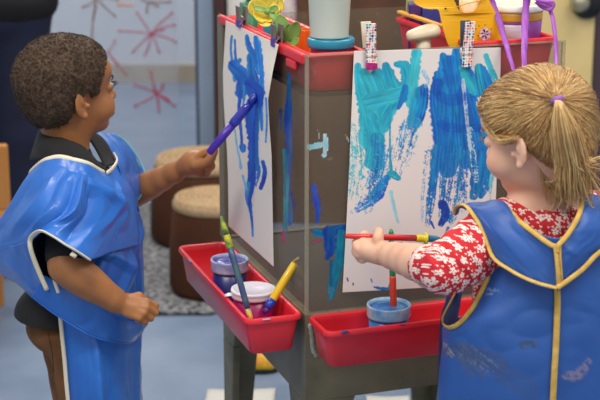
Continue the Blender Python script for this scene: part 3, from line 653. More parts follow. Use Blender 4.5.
class Head:
    """face looks along local +x, left is +y"""
    def __init__(s, c, yaw, pitch=0, roll=0, sc=1.0): s.c = np.array(c, float); s.R = rotm(yaw, pitch, roll); s.s = sc
    def w(s, p): return s.c+s.R@(np.array(p, float)*s.s)
    def loc(s, P): return ((np.asarray(P)-s.c)@s.R)/s.s
    def rot(s, yaw=0, pitch=0, roll=0): return s.R@rotm(yaw, pitch, roll)
    def add(s, g, cheek=1.0):
        e = lambda c, r, k=.012, sub=False, M=None: g.ell(s.w(c), np.array(r)*s.s, s.R if M is None else M, k*s.s, sub)
        e((-.014,0,.028),(.088,.073,.076)); e((.030,0,.030),(.052,.060,.056),.02); e((-.03,0,-.01),(.062,.062,.06),.02)
        e((.030,0,-.035),(.050,.050,.056),.02); e((.045,.027,-.040),(.034*cheek,.028*cheek,.030),.014); e((.045,-.027,-.040),(.034*cheek,.028*cheek,.030),.014)
        e((.056,0,-.080),(.020,.022,.017),.014); e((.010,0,-.068),(.050,.038,.024),.02)
        e((.070,0,.030),(.014,.040,.020),.02)
        for y in (-1, 1):
            e((.086,y*.029,-.004),(.014,.017,.010),.008,True)
            e((.070,y*.029,-.004),(.0120,.0145,.0100),.004)
        g.cap(s.w((.078,0,.000)), s.w((.090,0,-.026)), .006*s.s, .0085*s.s, .008*s.s)
        e((.091,0,-.030),(.0095,.0095,.0085),.005)
        for y in (-1, 1): e((.085,y*.009,-.033),(.007,.006,.0055),.004)
        e((.078,0,-.058),(.0125,.021,.0145),.008); e((.087,0,-.0535),(.0065,.016,.0045),.004); e((.085,0,-.0635),(.0065,.013,.0050),.004)
        e((.093,0,-.0585),(.008,.017,.0011),.0025,True)
        for y in (-1, 1):
            M = s.rot(y*math.radians(-28), math.radians(6), 0)
            g.ell(s.w((-.010,y*.073,-.018)), np.array((.0165,.0060,.0275))*s.s, M, .005*s.s)
            g.ell(s.w((-.012,y*.066,-.020)), np.array((.010,.010,.018))*s.s, s.R, .006*s.s)
            g.ell(s.w((-.0055,y*.0805,-.016)), np.array((.0095,.0050,.0175))*s.s, M, .003*s.s, True)
            g.ell(s.w((.004,y*.074,-.022)), np.array((.0045,.005,.006))*s.s, M, .003*s.s)
            g.ell(s.w((-.0085,y*.0775,-.0125)), np.array((.0045,.0035,.009))*s.s, M, .003*s.s)
            g.ell(s.w((-.0045,y*.0745,-.041)), np.array((.0075,.0050,.007))*s.s, M, .004*s.s)
    def eyes(s, par, iris, lid):
        wm = mat('eye_white', (232,228,224), .15, var=0.0); im = mat('iris', iris, .1, var=.05); pm = mat('pupil', (8,8,8), .1, var=0.0)
        for y in (-1, 1):
            b = s.w((.0718,y*.029,-.004)); f = s.R@np.array((1,0,0))
            ey = MB().lathe(b, [(.0108*s.s*math.sin(a), -.0108*s.s*math.cos(a)) for a in np.linspace(0,PI,13)], 20, axis=f).build('eye', wm, par, smooth=True)
            MB().lathe(b, [(.0,.0113*s.s),(.003*s.s,.0112*s.s),(.0055*s.s,.0098*s.s)], 18, axis=f).build('iris', im, ey, smooth=True)
            # lashes
            q = MB()
            for a in np.linspace(-1,1,9):
                p0 = s.w((.0850-.003*abs(a),y*.029+a*.012,.0035-.003*a*a)); p1 = s.w((.0935-.003*abs(a),y*.029+a*.014,.0045-.002*a*a))
                q.tube([p0,p1], [.0007*s.s,.0002], 4)
            q.tube([s.w((.0855-.006*a*a,y*.029+a*.0145,.0035-.004*a*a)) for a in np.linspace(-1,1,8)], .0012*s.s, 6)
            q.build('eyelashes', lid, ey)
            q = MB().tube([s.w((.0835-.012*a*a,y*.030+a*.018*y,.0175-.005*a*a)) for a in np.linspace(-1,1,8)], [.0008,.0017,.002,.002,.002,.0018,.0014,.0006], 6)
            q.build('eyebrow', lid, par)
def hand(g, wr, M, curls, thumb, sc=1.0, side=1, spread=.08, k=.003):
    """M columns: x = towards the fingers, y = towards the thumb edge, z = back of the hand"""
    M = np.array(M, float); wr = np.array(wr, float)
    W = lambda p: wr+M@(np.array(p)*sc)
    g.ell(W((.027,0,.0)), np.array((.031,.0225,.0115))*sc, M, .006*sc)
    g.cap(W((.002,0,0)), W((.026,0,0)), .0145*sc, .013*sc, .008*sc)
    base = [(.050,.0165,.002),(.053,.0055,.003),(.051,-.0060,.002),(.046,-.0165,0)]; LN = [(.021,.014,.011),(.024,.016,.012),(.022,.015,.011),(.017,.011,.010)]
    for i in range(4):
        p = np.array(base[i]); ang = 0; sp = (1.5-i)*spread
        g.cap(W((p[0]*.45,p[1]*.8,p[2]*.5)), W(p), .0075*sc, .0072*sc, .004*sc)
        cs = curls[i] if hasattr(curls[0], '__len__') else curls
        for j in range(3):
            ang += cs[j]; d = np.array((math.cos(ang)*math.cos(sp), math.sin(sp)*math.cos(ang), -math.sin(ang)))
            q = p+d*LN[i][j]; g.cap(W(p), W(q), (.0068-.0006*j)*sc*(.9 if i == 3 else 1), (.0064-.0008*j)*sc*(.9 if i == 3 else 1), k*sc); p = q
    T = [np.array(t) for t in thumb]
    for j in range(len(T)-1): g.cap(W(T[j]), W(T[j+1]), (.0095-.0013*j)*sc, (.0082-.0013*j)*sc, .005*sc)
def frame(x, z):
    x = np.array(x, float); x /= np.linalg.norm(x); z = np.array(z, float); z -= x*(z@x); z /= np.linalg.norm(z); y = np.cross(z, x)
    return np.stack([x, y, z], 1)
def A3(px, py, Y): return np.array(at(px, py, Y))
def skin_mat(name, c, c2, rough=.5):
    return mat(name, c, rough, c2=c2, vscale=14, bump=.12, bscale=260, sss=.12, detail=5)
# ================================================================== the boy
BY = 2.80
boy_root = empty('person', (A3(78,300,BY)[0], BY, 0), 'child in a blue smock and black shirt, arm raised painting with a purple brush', 'person', None)
skB = skin_mat('brown_skin', (172,114,66), (146,94,54), .45)
HB = Head(A3(69,89.5,BY), math.radians(33), math.radians(5), 0, .95)
lo = A3(-10,420,BY); 
g = SDF((-.66,2.52,0.0), (-.16,3.10,1.08), .0026)
HB.add(g, 1.06)
nb = HB.w((-.020,0,-.055)); ncb = A3(69,172,BY)
g.cap(nb, ncb, .040, .046, .03)
chest = A3(76,205,BY); belly = A3(78,262,BY-.005); hip = A3(70,325,BY)
fx = HB.R@np.array((1,0,0)); fwd = np.array((math.cos(.35), math.sin(.35), 0)); lft = np.array((-math.sin(.35), math.cos(.35), 0)); MF = np.stack([fwd, lft, (0,0,1)], 1)
g.ell(chest, (.080,.100,.085), MF, .03); g.ell(belly+fwd*.012, (.088,.096,.10), MF, .04); g.ell(hip+fwd*.006, (.074,.098,.065), MF, .04)
shR = A3(62,180,BY)-lft*.095; shL = A3(72,178,BY)+lft*.095
g.cap(A3(66,178,BY), shR, .045, .038, .02); g.cap(A3(66,178,BY), shL, .045, .038, .02)
elR = A3(66,267,2.60); wrR = A3(119,303,2.615)
g.chain([shR, (shR+elR)/2, elR], [.036,.032,.030], .02); g.chain([elR, elR*.6+wrR*.4, elR*.2+wrR*.8, wrR], [.031,.030,.021,.0185], .01)
elL = A3(128,196,2.96); wrL = A3(187,166,2.89)
g.chain([shL, (shL+elL)/2, elL], [.036,.031,.028], .02); g.chain([elL, elL*.6+wrL*.4, wrL], [.028,.026,.0165], .01)
# near hand: loose fist, knuckles towards the right
dR = A3(163,316,2.60)-wrR; MR = frame(dR, (np.array((-.1,-.75,.60))))
hand(g, wrR, MR, [(.75,1.25,1.0),(.85,1.3,1.0),(.95,1.3,1.0),(1.0,1.3,1.0)], [(.012,.014,-.004),(.030,.026,-.010),(.045,.022,-.020),(.052,.010,-.026)], .98)
# far hand holding the brush
bt = np.array(on_plane(257,95,c0-er*.016,-er)); bh = np.array(at(214,147,bt[1]-.012)); bdir = (bt-bh)/np.linalg.norm(bt-bh)
dL = A3(216,150,2.872)-wrL; ML = frame(dL, np.array((-.25,.70,.65)))
# built by hand in picture order: thumb on top, fingers under the brush
def fing(P, R, k=.003): g.chain([A3(*p) for p in P], R, k)
g.chain([wrL, A3(194,162,2.885), A3(201,160,2.88)], [.0175,.020,.0165], .01)
g.ell(A3(198,164,2.885), (.024,.016,.019), frame(dL,(0,0,1)), .01)
fing([(198,158,2.87),(206,152,2.862),(215,149,2.858)], [.0085,.0075,.0068,.006])      # index on top
fing([(196,166,2.862),(205,163,2.852),(212,156,2.850),(215,151,2.853)], [.0095,.0085,.0072,.006])      # thumb facing us
fing([(202,162,2.89),(211,159,2.882),(213,157,2.868)], [.008,.0074,.006])
fing([(202,169,2.885),(211,167,2.875),(211,163,2.862)], [.008,.0074,.006])
fing([(199,173,2.885),(207,173,2.875),(207,169,2.862)], [.0075,.0068,.0055])
# legs
for sd, kx in ((-1,0.0),(1,.0)):
    h_ = hip+lft*sd*.048+np.array((0.012,0,-.02)); kn = np.array((h_[0]+.015,h_[1],.27)); an = np.array((h_[0]+.0,h_[1],.06))
    g.cap(h_, kn, .055, .040, .02); g.cap(kn, an, .038, .026, .015); g.cap(an-np.array((0.01,0,.028)), an+fwd*.075+np.array((0,0,-.038)), .026, .02, .02)
boy = g.build('body', skB, boy_root)
darkhair = mat('dark_lash', (30,22,18), .6, var=0)
HB.eyes(boy_root, (50,28,16), darkhair)
# lips
lip = mat('lips', (140,72,62), .4, var=.05)
# hair: tight short curls
def hair_boy():
    c = HB.w((-.014,0,.034)); g2 = SDF(c-.13, c+.13, .0026)
    g2.ell(HB.w((-.015,0,.031)), (.0915,.0765,.0785), HB.R, .01); g2.ell(HB.w((.026,0,.034)), (.0560,.0625,.0560), HB.R, .02); g2.ell(HB.w((-.034,0,-.012)), (.063,.065,.060), HB.R, .02)
    def line(x, y, z):
        P = HB.loc(np.stack([x.ravel(), y.ravel(), z.ravel()], 1)); X_ = P[:,0]
        hl = np.interp(X_, [-.12,-.07,-.035,-.016,.012,.020,.034,.046,.060,.085], [-.045,-.066,-.058,-.004,.006,-.012,-.004,.030,.050,.062])
        return ((hl-P[:,2])*.8).reshape(x.shape)
    g2.clip_fn(line)
    def bumps(x, y, z):
        a = vn2(x*170+z*60, y*170-z*90, 3)+vn2(x*230-y*60, z*230+y*90, 5); return -.0022*(a-1)
    g2.disp_fn(bumps)
    hm = mat('tight_curly_hair', (88,66,46), .8, c2=(50,37,27), vscale=170, bump=1.0, bscale=330, detail=3)
    h = g2.build('hair', hm, boy_root, smooth_it=0)
    return h, hm
hb, hm = hair_boy()
# little coiled tufts over the cap
q = MB(); r2 = np.random.default_rng(4); Vh = np.empty(len(hb.data.vertices)*3); hb.data.vertices.foreach_get('co', Vh); Vh = Vh.reshape(-1,3)+np.array(hb['wl']); Nh = np.empty(len(Vh)*3); hb.data.vertices.foreach_get('normal', Nh); Nh = Nh.reshape(-1,3)
out = np.where((((Vh-HB.w((-.014,0,.03)))*Nh).sum(1)) > .04)[0]
for i in r2.choice(out, 4200):
    p = Vh[i]; n_ = Nh[i]+r2.normal(0,.25,3); n_ /= np.linalg.norm(n_); u = np.cross(n_, r2.normal(0,1,3)); u /= np.linalg.norm(u); w = np.cross(n_, u); rr = r2.uniform(.0014,.0024)
    q.tube([p+n_*(t*.0032)+(u*math.cos(t*7)+w*math.sin(t*7))*rr*.8 for t in np.linspace(-.1,1,7)], [.00045]*6+[.0002], 3)
q.build('hair_curls', hm, hb)
# black polo: torso, sleeves, collar
blk = mat('black_cotton', (24,24,26), .85, c2=(17,17,19), vscale=20, bump=.3, bscale=500)
g = SDF((-.66,2.52,.50), (-.22,3.10,.95), .0032)
kk = 1.12
g.ell(chest, np.array((.086,.104,.088)), MF, .03); g.ell(belly+fwd*.010-fwd*.012, (.096,.103,.10), MF, .04); g.ell(hip+np.array((-.012,0,.022)), (.096,.108,.068), MF, .04)
g.cap(A3(66,178,BY), shR, .050, .043, .02); g.cap(A3(66,178,BY), shL, .050, .043, .02)
mR = shR+(elR-shR)*.84; g.cap(shR, mR, .043, .040, .02); mL = shL+(elL-shL)*.5; g.cap(shL, mL, .043, .040, .02)
g.cap(nb*.25+ncb*.75, ncb, .047, .058, .02)
polo = g.build('polo_shirt', blk, boy_root, smooth_it=2)
# collar: two folded leaves around the neck
ring = []
cpts = [(30,160,2.81),(36,160,2.75),(46,160,2.715),(62,160,2.705),(80,162,2.705),(97,168,2.725),(111,172,2.765)]
inn = [(42,123,2.83),(44,128,2.79),(51,135,2.762),(64,139,2.750),(80,145,2.750),(90,153,2.757),(97,163,2.768)]
MB().grid(patch([[A3(*p) for p in inn],[A3((a[0]+b[0])/2-.5,(a[1]+b[1])/2-1,(a[2]+b[2])/2-.008) for a,b in zip(inn,cpts)],[A3(*p) for p in cpts]], 10, 40)).build('collar', blk, polo, smooth=True, solid=.003)
cp2 = [(84,130,2.895),(97,134,2.885),(106,142,2.865),(113,155,2.835),(117,163,2.80)]
in2 = [(84,134,2.86),(91,142,2.85),(97,152,2.83),(101,160,2.81),(104,168,2.79)]
MB().grid(patch([[A3(*p) for p in in2],[A3(*p) for p in cp2]], 6, 30)).build('collar', blk, polo, smooth=True, solid=.003)
# trousers
brn = mat('brown_cotton_trousers', (124,80,38), .85, c2=(100,62,28), vscale=16, bump=.3, bscale=400)
g = SDF((-.66,2.60,.02), (-.26,3.05,.72), .0034)
g.ell(hip+np.array((.002,0,-.002)), (.088,.106,.055), MF, .03)
for sd in (-1,1):
    h_ = hip+lft*sd*.048+np.array((0.012,0,-.02)); kn = np.array((h_[0]+.015,h_[1],.27)); an = np.array((h_[0],h_[1],.07))
    g.cap(h_, kn, .064, .054, .012); g.cap(kn, an, .053, .045, .012)
g.disp_fn(lambda x, y, z: .003*np.sin(z*110+x*90+np.sin(x*60)*1.5)*(vn2(x*20, z*25, 9))**2)
tr = g.build('trousers', brn, boy_root, smooth_it=2)
q = MB(); q.tube([A3(48,332,2.69), A3(52,352,2.70), A3(54,372,2.71)], .0008, 5); q.build('pocket_seam', mat('dark_seam',(60,38,20),.8), tr)
for sd in (-1,1):
    h_ = hip+lft*sd*.048; a_ = np.array((h_[0],h_[1],0)); R = []
    for u in np.linspace(-1,1,11):
        w = .033*math.sqrt(max(.06,1-u**4)); hh = (.062-.022*(u+1)/2)*math.sqrt(max(.1,1-u**6))
        R.append([a_+fwd*(u*.082+.03)+lft*(math.cos(t)*w)+np.array((0,0,.002+max(0,.5+.5*math.sin(t))*hh)) for t in np.linspace(0,2*PI,16,endpoint=False)])
    MB().rings(R).build('shoe', mat('dark_shoe',(50,52,60),.6), boy_root, smooth=True)

# ------------------------------------------------------------------ the boy's smock
def smock_mat(name, c, c2, stain=None, rough=.33):
    m = mat(name, c, rough, c2=c2, vscale=7, bump=.14, bscale=40, coat=.1, spec=.5)
    return m
smB = smock_mat('blue_vinyl', (48,116,206), (38,100,190))
pipe = mat('cream_piping', (232,222,196), .6, var=.08)
def wrinkle(G, amp, seed, fx_=6, fy_=3):
    G = np.array(G); n = np.cross(np.gradient(G, axis=1), np.gradient(G, axis=0)); n /= np.linalg.norm(n, axis=2, keepdims=True)+1e-9
    nr, nc = G.shape[:2]; U, V_ = np.meshgrid(np.linspace(0,1,nc), np.linspace(0,1,nr))
    h = (np.abs(vn2(U*fx_+V_*1.5, V_*fy_-U, seed)-.5)*-2+.5)+.5*(np.abs(vn2(U*fx_*2.2-V_*3, V_*fy_*1.7+U*2, seed+1)-.5)*-2+.5)
    return G+n*(amp*h)[:,:,None]
def PP(rows): return [[A3(*p) for p in r] for r in rows]
sm_root = boy_root
# outer cape: neckline to hem / armhole, from the back corner over the near shoulder to the chest
cape = [
 [(29,173,2.80),(35,166,2.73),(44,160,2.69),(57,156.5,2.675),(72,159,2.67),(88,164,2.68),(107,173,2.735),(112,170,2.77),(117,162,2.80)],
 [(14,197,2.82),(22,190,2.73),(34,184,2.67),(52,182,2.645),(72,183,2.64),(92,187,2.65),(112,192,2.70),(123,190,2.75),(130,184,2.80)],
 [(-4,226,2.85),(6,218,2.75),(20,214,2.67),(46,212,2.595),(68,213,2.585),(90,215,2.61),(114,214,2.69),(128,212,2.75),(137,208,2.80)],
 [(-26,256,2.88),(-10,250,2.78),(8,246,2.70),(31,240,2.60),(43,231,2.560),(64,244,2.545),(89,259,2.565),(112,252,2.66),(139,245,2.77)]]
Gc = wrinkle(patch(PP(cape), 90, 190), .0028, 21, 6, 2)
def crease(G, a, b, w, h):     # a sharp fold along a straight line of the sheet (grid fractions)
    G = np.array(G); n = np.cross(np.gradient(G, axis=1), np.gradient(G, axis=0)); n /= np.linalg.norm(n, axis=2, keepdims=True)+1e-9
    if n[...,1].mean() > 0: n = -n
    nr, nc = G.shape[:2]; V_, U = np.meshgrid(np.linspace(0,1,nr), np.linspace(0,1,nc), indexing='ij')
    ax_, ay = b[0]-a[0], b[1]-a[1]; l2 = ax_*ax_+ay*ay; t = ((U-a[0])*ax_+(V_-a[1])*ay)/l2; d = np.abs((U-a[0])*ay-(V_-a[1])*ax_)/math.sqrt(l2)
    return G+n*(h*np.clip(1-d/w,0,1)*np.clip(np.sin(PI*np.clip(t,0,1))*1.6,0,1))[:,:,None]
for a_, b_, w_, h_ in (((.50,.18),(.36,1.0),.055,.014),((.57,.15),(.50,.9),.04,.012),((.42,.12),(.24,.95),.06,.009),((.63,.30),(.62,1.0),.06,-.014),((.70,.2),(.88,.85),.06,.008),((.86,.15),(.70,.9),.05,.007),((.2,.1),(.08,.9),.06,.008)):
    Gc = crease(Gc, a_, b_, w_, h_)
cape_o = MB().grid([[tuple(p) for p in r] for r in Gc]).build('smock', smB, boy_root, smooth=True, solid=.0015)
# back flap: from the armhole's rear edge to the rear corner and hem
flap = [
 [(-26,256,2.88),(-10,250,2.78),(8,246,2.69),(20,243,2.64),(31,240,2.60)],
 [(-20,262,2.88),(-6,260,2.79),(10,262,2.70),(23,262,2.65),(33,262,2.605)],
 [(-14,266,2.88),(0,268,2.79),(14,274,2.70),(28,280,2.655),(44,286,2.61)],
 [(-8,270,2.88),(8,276,2.79),(24,288,2.70),(40,298,2.655),(58,302,2.63)],
 [(2,274,2.88),(18,285,2.80),(34,299,2.71),(50,310,2.67),(68,318,2.64)]]
Gf = wrinkle(patch(PP(flap), 40, 50), .004, 31, 4, 3)
MB().grid([[tuple(p) for p in r] for r in Gf]).build('back_flap', smB, cape_o, smooth=True, solid=.0015)
# front panel, passing behind the near arm
front = [
 [(46,236,2.70),(66,236,2.672),(90,232,2.655),(112,226,2.68),(128,218,2.75),(139,212,2.82),(136,200,2.92)],
 [(50,262,2.700),(70,262,2.67),(92,258,2.665),(114,252,2.690),(131,248,2.75),(142,248,2.83),(138,240,2.93)],
 [(55,284,2.675),(74,288,2.66),(96,288,2.660),(116,288,2.690),(134,286,2.76),(144,284,2.84),(142,275,2.94)],
 [(60,315,2.665),(78,320,2.650),(98,322,2.655),(118,326,2.69),(134,326,2.75),(143,322,2.84),(142,310,2.94)],
 [(64,355,2.665),(82,358,2.645),(100,360,2.645),(118,362,2.68),(132,362,2.74),(141,358,2.83),(140,345,2.93)],
 [(68,405,2.67),(84,408,2.645),(102,410,2.635),(120,410,2.67),(134,410,2.74),(142,406,2.83),(142,395,2.93)],
 [(74,455,2.68),(88,458,2.65),(104,460,2.64),(122,460,2.67),(136,460,2.74),(144,456,2.84),(144,445,2.93)]]
Gp = wrinkle(patch(PP(front), 130, 110), .004, 41, 5, 7)
for a_, b_, w_, h_ in (((.55,.02),(.25,.40),.05,.009),((.9,.0),(.45,.45),.05,.010),((.7,.1),(.75,.5),.05,-.008),((.2,.05),(.7,.28),.04,.008),((.3,.55),(.35,1.0),.06,.008),((.75,.5),(.7,1.0),.06,.007)):
    Gp = crease(Gp, a_, b_, w_, h_)
fp = MB().grid([[tuple(p) for p in r] for r in Gp]).build('front_panel', smB, cape_o, smooth=True, solid=.0015)
hemm = mat('hem_thread', (96,146,220), .5, var=.05)
def seam(rowpts, r, m_, nm='hem_stitch'): MB().tube([Vector(x)+Vector((0,-.0012,0)) for x in rowpts], r, 5).build(nm, m_, cape_o, smooth=True)
seam(Gf[-7][:].tolist(), .0006, hemm); seam(Gf[-1][:].tolist(), .0011, smB, 'hem')
# far shoulder wing
wing = [
 [(92,134,2.96),(104,133,2.99),(113,134,3.01),(122,142,3.02)],
 [(104,142,2.90),(116,142,2.935),(128,148,2.97),(137,160,2.985)],
 [(112,152,2.845),(124,154,2.88),(135,164,2.93),(145,176,2.955)],
 [(117,162,2.80),(127,170,2.84),(137,180,2.89),(144,187,2.93)],
 [(122,178,2.785),(130,188,2.82),(137,198,2.86),(138,200,2.91)],
 [(130,202,2.79),(135,206,2.82),(138,210,2.85),(137,212,2.90)]]
Gw = wrinkle(patch(PP(wing), 50, 50), .004, 51, 3, 3)
MB().grid([[tuple(p) for p in r] for r in Gw]).build('shoulder_wing', smB, cape_o, smooth=True, solid=.0015)
# tie band across the belly
band = [
 [(44,276,2.616),(62,285,2.620),(84,297,2.616),(104,309,2.620),(122,319,2.653),(138,322,2.735),(146,310,2.82)],
 [(38,286,2.620),(56,300,2.620),(79,314,2.614),(100,325,2.620),(120,332,2.650),(138,334,2.735),(148,322,2.82)],
 [(32,296,2.628),(50,311,2.626),(74,326,2.620),(97,338,2.626),(119,342,2.656),(134,342,2.74),(143,331,2.82)]]
Gb = wrinkle(patch(PP(band), 16, 100), .003, 61, 8, 1)
MB().grid([[tuple(p) for p in r] for r in Gb]).build('tie_band', smB, cape_o, smooth=True, solid=.0015)
seam(Gb[0].tolist(), .0016, smB, 'hem'); seam(Gb[-1].tolist(), .0016, smB, 'hem')
def piping(pts, r, mt=None, name='piping', par=None, n=60, flat=.45):
    P = [Vector(p) for p in crom(pts, n)]; return MB().tube(P, r, 8, flat=flat, up=(0,-1,.2)).build(name, mt or pipe, par or cape_o, smooth=True)
piping(Gc[0,:140][::6].tolist(), .0046)
piping([A3(107,173,2.728),A3(112,169,2.755),A3(117,161,2.79),A3(114,154,2.83)], .0046)
arm = [A3(47,290,2.600),A3(39,272,2.596),A3(31,250,2.590),A3(31,238,2.588),A3(40,231,2.556),A3(52,236,2.545),A3(66,245,2.538),A3(78,252,2.545),A3(90,260,2.558)]
piping(arm, .0046)
MB().tube([A3(71,253,2.545),A3(76,257,2.545)], [.005,.004], 8).build('piping_end', pipe, cape_o, smooth=True)
piping([A3(54,280,2.606),A3(58.5,293,2.604)], .0034, n=10); piping([A3(60,315,2.655),A3(62,335,2.655),A3(64.5,360,2.656),A3(66.5,385,2.658),A3(69,410,2.66)], .0040)
piping([A3(113,134,3.01),A3(126,142,3.02),A3(138,158,3.0),A3(145,174,2.965),A3(145,186,2.935),A3(138,200,2.90)], .0028, mat('teal_edge', (112,176,206), .5), 'edge_piping')
# brush in the boy's hand
violet = mat('violet_brush', (84,40,160), .35, c2=(44,40,170), vscale=25)
blueb = mat('blue_wet_paint', (26,52,170), .2, c2=(40,30,150), vscale=60, coat=.5)
q0 = bh-bdir*.004; t = empty('paint_brush', Vector(bh), 'purple paint brush raised by the boy to his blue painting', 'brush')
MB().tube([q0-bdir*.012,q0-bdir*.010,q0+bdir*.03,q0+bdir*.06], [.0045,.0074,.0082,.0084], 14).build('handle', violet, t, smooth=True)
MB().tube([q0+bdir*.058,q0+bdir*.066,q0+bdir*.10,q0+bdir*.112], [.0084,.0096,.0092,.0084], 14).build('ferrule', blueb, t, smooth=True)
MB().tube([q0+bdir*.110,q0+bdir*.118,q0+bdir*.130,bt+bdir*.002], [.0076,.0088,.0072,.0035], 14).build('bristles', mat('deep_blue_bristles',(20,44,150),.3), t, smooth=True)

# ================================================================== the adult
AY = 4.62; ac_ = A3(4,60,AY); adult = empty('person', (ac_[0]-.02, AY, 0), 'adult in a black top and navy trousers standing in the background', 'person')
g = SDF((ac_[0]-.36,AY-.32,0), (ac_[0]+.36,AY+.32,1.68), .007)
ax0 = ac_[0]-.03
HA = Head((ax0,AY,1.53), math.radians(100), 0, 0, 1.15); HA.add(g)
g.cap((ax0,AY-.01,1.46),(ax0,AY-.01,1.34),.05,.06,.03); g.ell((ax0,AY,1.22),(.17,.11,.16),None,.05); g.ell((ax0,AY,1.02),(.145,.11,.16),None,.06); g.ell((ax0,AY,.86),(.165,.125,.13),None,.05)
for sd in (-1,1):
    s0 = np.array((ax0+sd*.17,AY,1.31)); e0 = np.array((ax0+sd*.20,AY-.02,1.03)); w0 = np.array((ax0+sd*.12,AY+.16,.99))
    g.cap(s0,e0,.05,.04,.03); g.cap(e0,w0,.038,.028,.015); hand(g, w0, frame((-sd*.6,.8,0),(0,0,1)), [(.3,.4,.3)]*4, [(.012,.014,-.004),(.035,.034,-.006),(.055,.038,-.01)], 1.45)
    hx = np.array((ax0+sd*.085,AY,.84)); kx = np.array((ax0+sd*.07,AY,.46)); fx2 = np.array((ax0+sd*.06,AY,.08))
    g.cap(hx,kx,.085,.06,.03); g.cap(kx,fx2,.056,.036,.02); g.cap(fx2-np.array((0,0,.03)), fx2+np.array((.01,.14,-.045)),.035,.028,.02)
g.build('body', skin_mat('fair_skin_adult',(214,166,138),(204,150,124)), adult)
navy = mat('navy_trousers', (20,28,58), .85, var=.25); bk = mat('black_knit', (12,12,18), .9, var=.2)
g = SDF((ac_[0]-.36,AY-.3,.03), (ac_[0]+.36,AY+.3,1.05), .008)
g.ell((ax0,AY,.86),(.185,.14,.13),None,.05)
for sd in (-1,1):
    hx = np.array((ax0+sd*.085,AY,.84)); kx = np.array((ax0+sd*.07,AY,.46)); fx2 = np.array((ax0+sd*.06,AY,.08))
    g.cap(hx,kx,.098,.080,.02); g.cap(kx,fx2,.080,.070,.02)
g.build('trousers', navy, adult)
g = SDF((ac_[0]-.40,AY-.32,.7), (ac_[0]+.40,AY+.32,1.45), .008)
g.ell((ax0,AY,1.22),(.185,.125,.17),None,.05); g.ell((ax0,AY,1.02),(.165,.128,.16),None,.06); g.ell((ax0+.012,AY,.875),(.195,.150,.10),None,.05)
for sd in (-1,1):
    s0 = np.array((ax0+sd*.17,AY,1.31)); e0 = np.array((ax0+sd*.20,AY-.02,1.03)); w0 = np.array((ax0+sd*.14,AY+.13,.995))
    g.cap(s0,e0,.06,.05,.03); g.cap(e0,w0,.048,.04,.02)
g.build('jumper', bk, adult)
g = SDF((ax0-.16,AY-.16,1.4),(ax0+.16,AY+.16,1.72),.007); g.ell(HA.w((-.018,0,.034)),(.115,.095,.095),HA.R,.01); g.ell(HA.w((-.05,0,-.03)),(.075,.088,.09),HA.R,.01); g.build('hair', mat('brown_hair_adult',(70,48,34),.6,var=.3,vscale=60), adult)
for sd in (-1,1):
    b0 = np.array((ax0+sd*.06,AY,0)); R = []
    for u in np.linspace(-1,1,11):
        w = .048*math.sqrt(max(.06,1-u**4)); hh = (.10-.045*(u+1)/2)*math.sqrt(max(.1,1-u**6))
        R.append([b0+np.array((math.cos(tt)*w, u*.135+.05, .003+max(0,.5+.5*math.sin(tt))*hh)) for tt in np.linspace(0,2*PI,16,endpoint=False)])
    MB().rings(R).build('shoe', mat('beige_sneaker',(206,194,176),.6), adult, smooth=True)
# ================================================================== the girl
GY = 2.36
girl_root = empty('person', (A3(553,400,GY)[0], GY, 0), 'blonde child with a ponytail in a blue smock and red floral dress, painting', 'person')
skG = skin_mat('fair_skin', (238,190,160), (228,174,146), .5)
gc = A3(536,133,GY)
HG = Head(gc, math.radians(142), math.radians(-12), math.radians(0), .965)
g = SDF((.05,2.02,0.0), (.62,2.62,1.10), .0027)
HG.add(g, 1.12)
neck = A3(548,203,GY+.01); nbG = HG.w((-.03,0,-.055))
g.cap(nbG, neck, .036, .040, .025)
gf = np.array((math.cos(math.radians(108)), math.sin(math.radians(108)), 0)); gl = np.array((-gf[1], gf[0], 0)); MG = np.stack([gf, gl, (0,0,1)], 1)
tc_ = A3(551,245,GY+.02); tb = A3(551,310,GY+.03); th = A3(550,380,GY+.03)
g.ell(tc_, (.075,.100,.085), MG, .03); g.ell(tb, (.085,.092,.10), MG, .04); g.ell(th, (.082,.100,.08), MG, .04)
sL = tc_+gl*.092+np.array((0,0,.035)); sR = tc_-gl*.092+np.array((0,0,.035))
g.cap(neck, sL, .042, .037, .02); g.cap(neck, sR, .042, .037, .02)
eLg = A3(445,270,2.30); wLg = A3(382,253,2.475)
g.chain([sL,(sL+eLg)/2,eLg], [.035,.033,.031], .02); g.chain([eLg, eLg*.55+wLg*.45, wLg], [.031,.029,.0185], .01)
eRg = sR+np.array((.03,.05,-.14)); wRg = eRg+np.array((-.08,.10,.02))
g.chain([sR,(sR+eRg)/2,eRg], [.035,.033,.030], .02); g.cap(eRg, wRg, .030, .019, .01); hand(g, wRg, frame(wRg-eRg,(0,0,1)), [(.5,.6,.5)]*4, [(.012,.014,-.004),(.03,.03,-.01),(.042,.03,-.018)], .95)
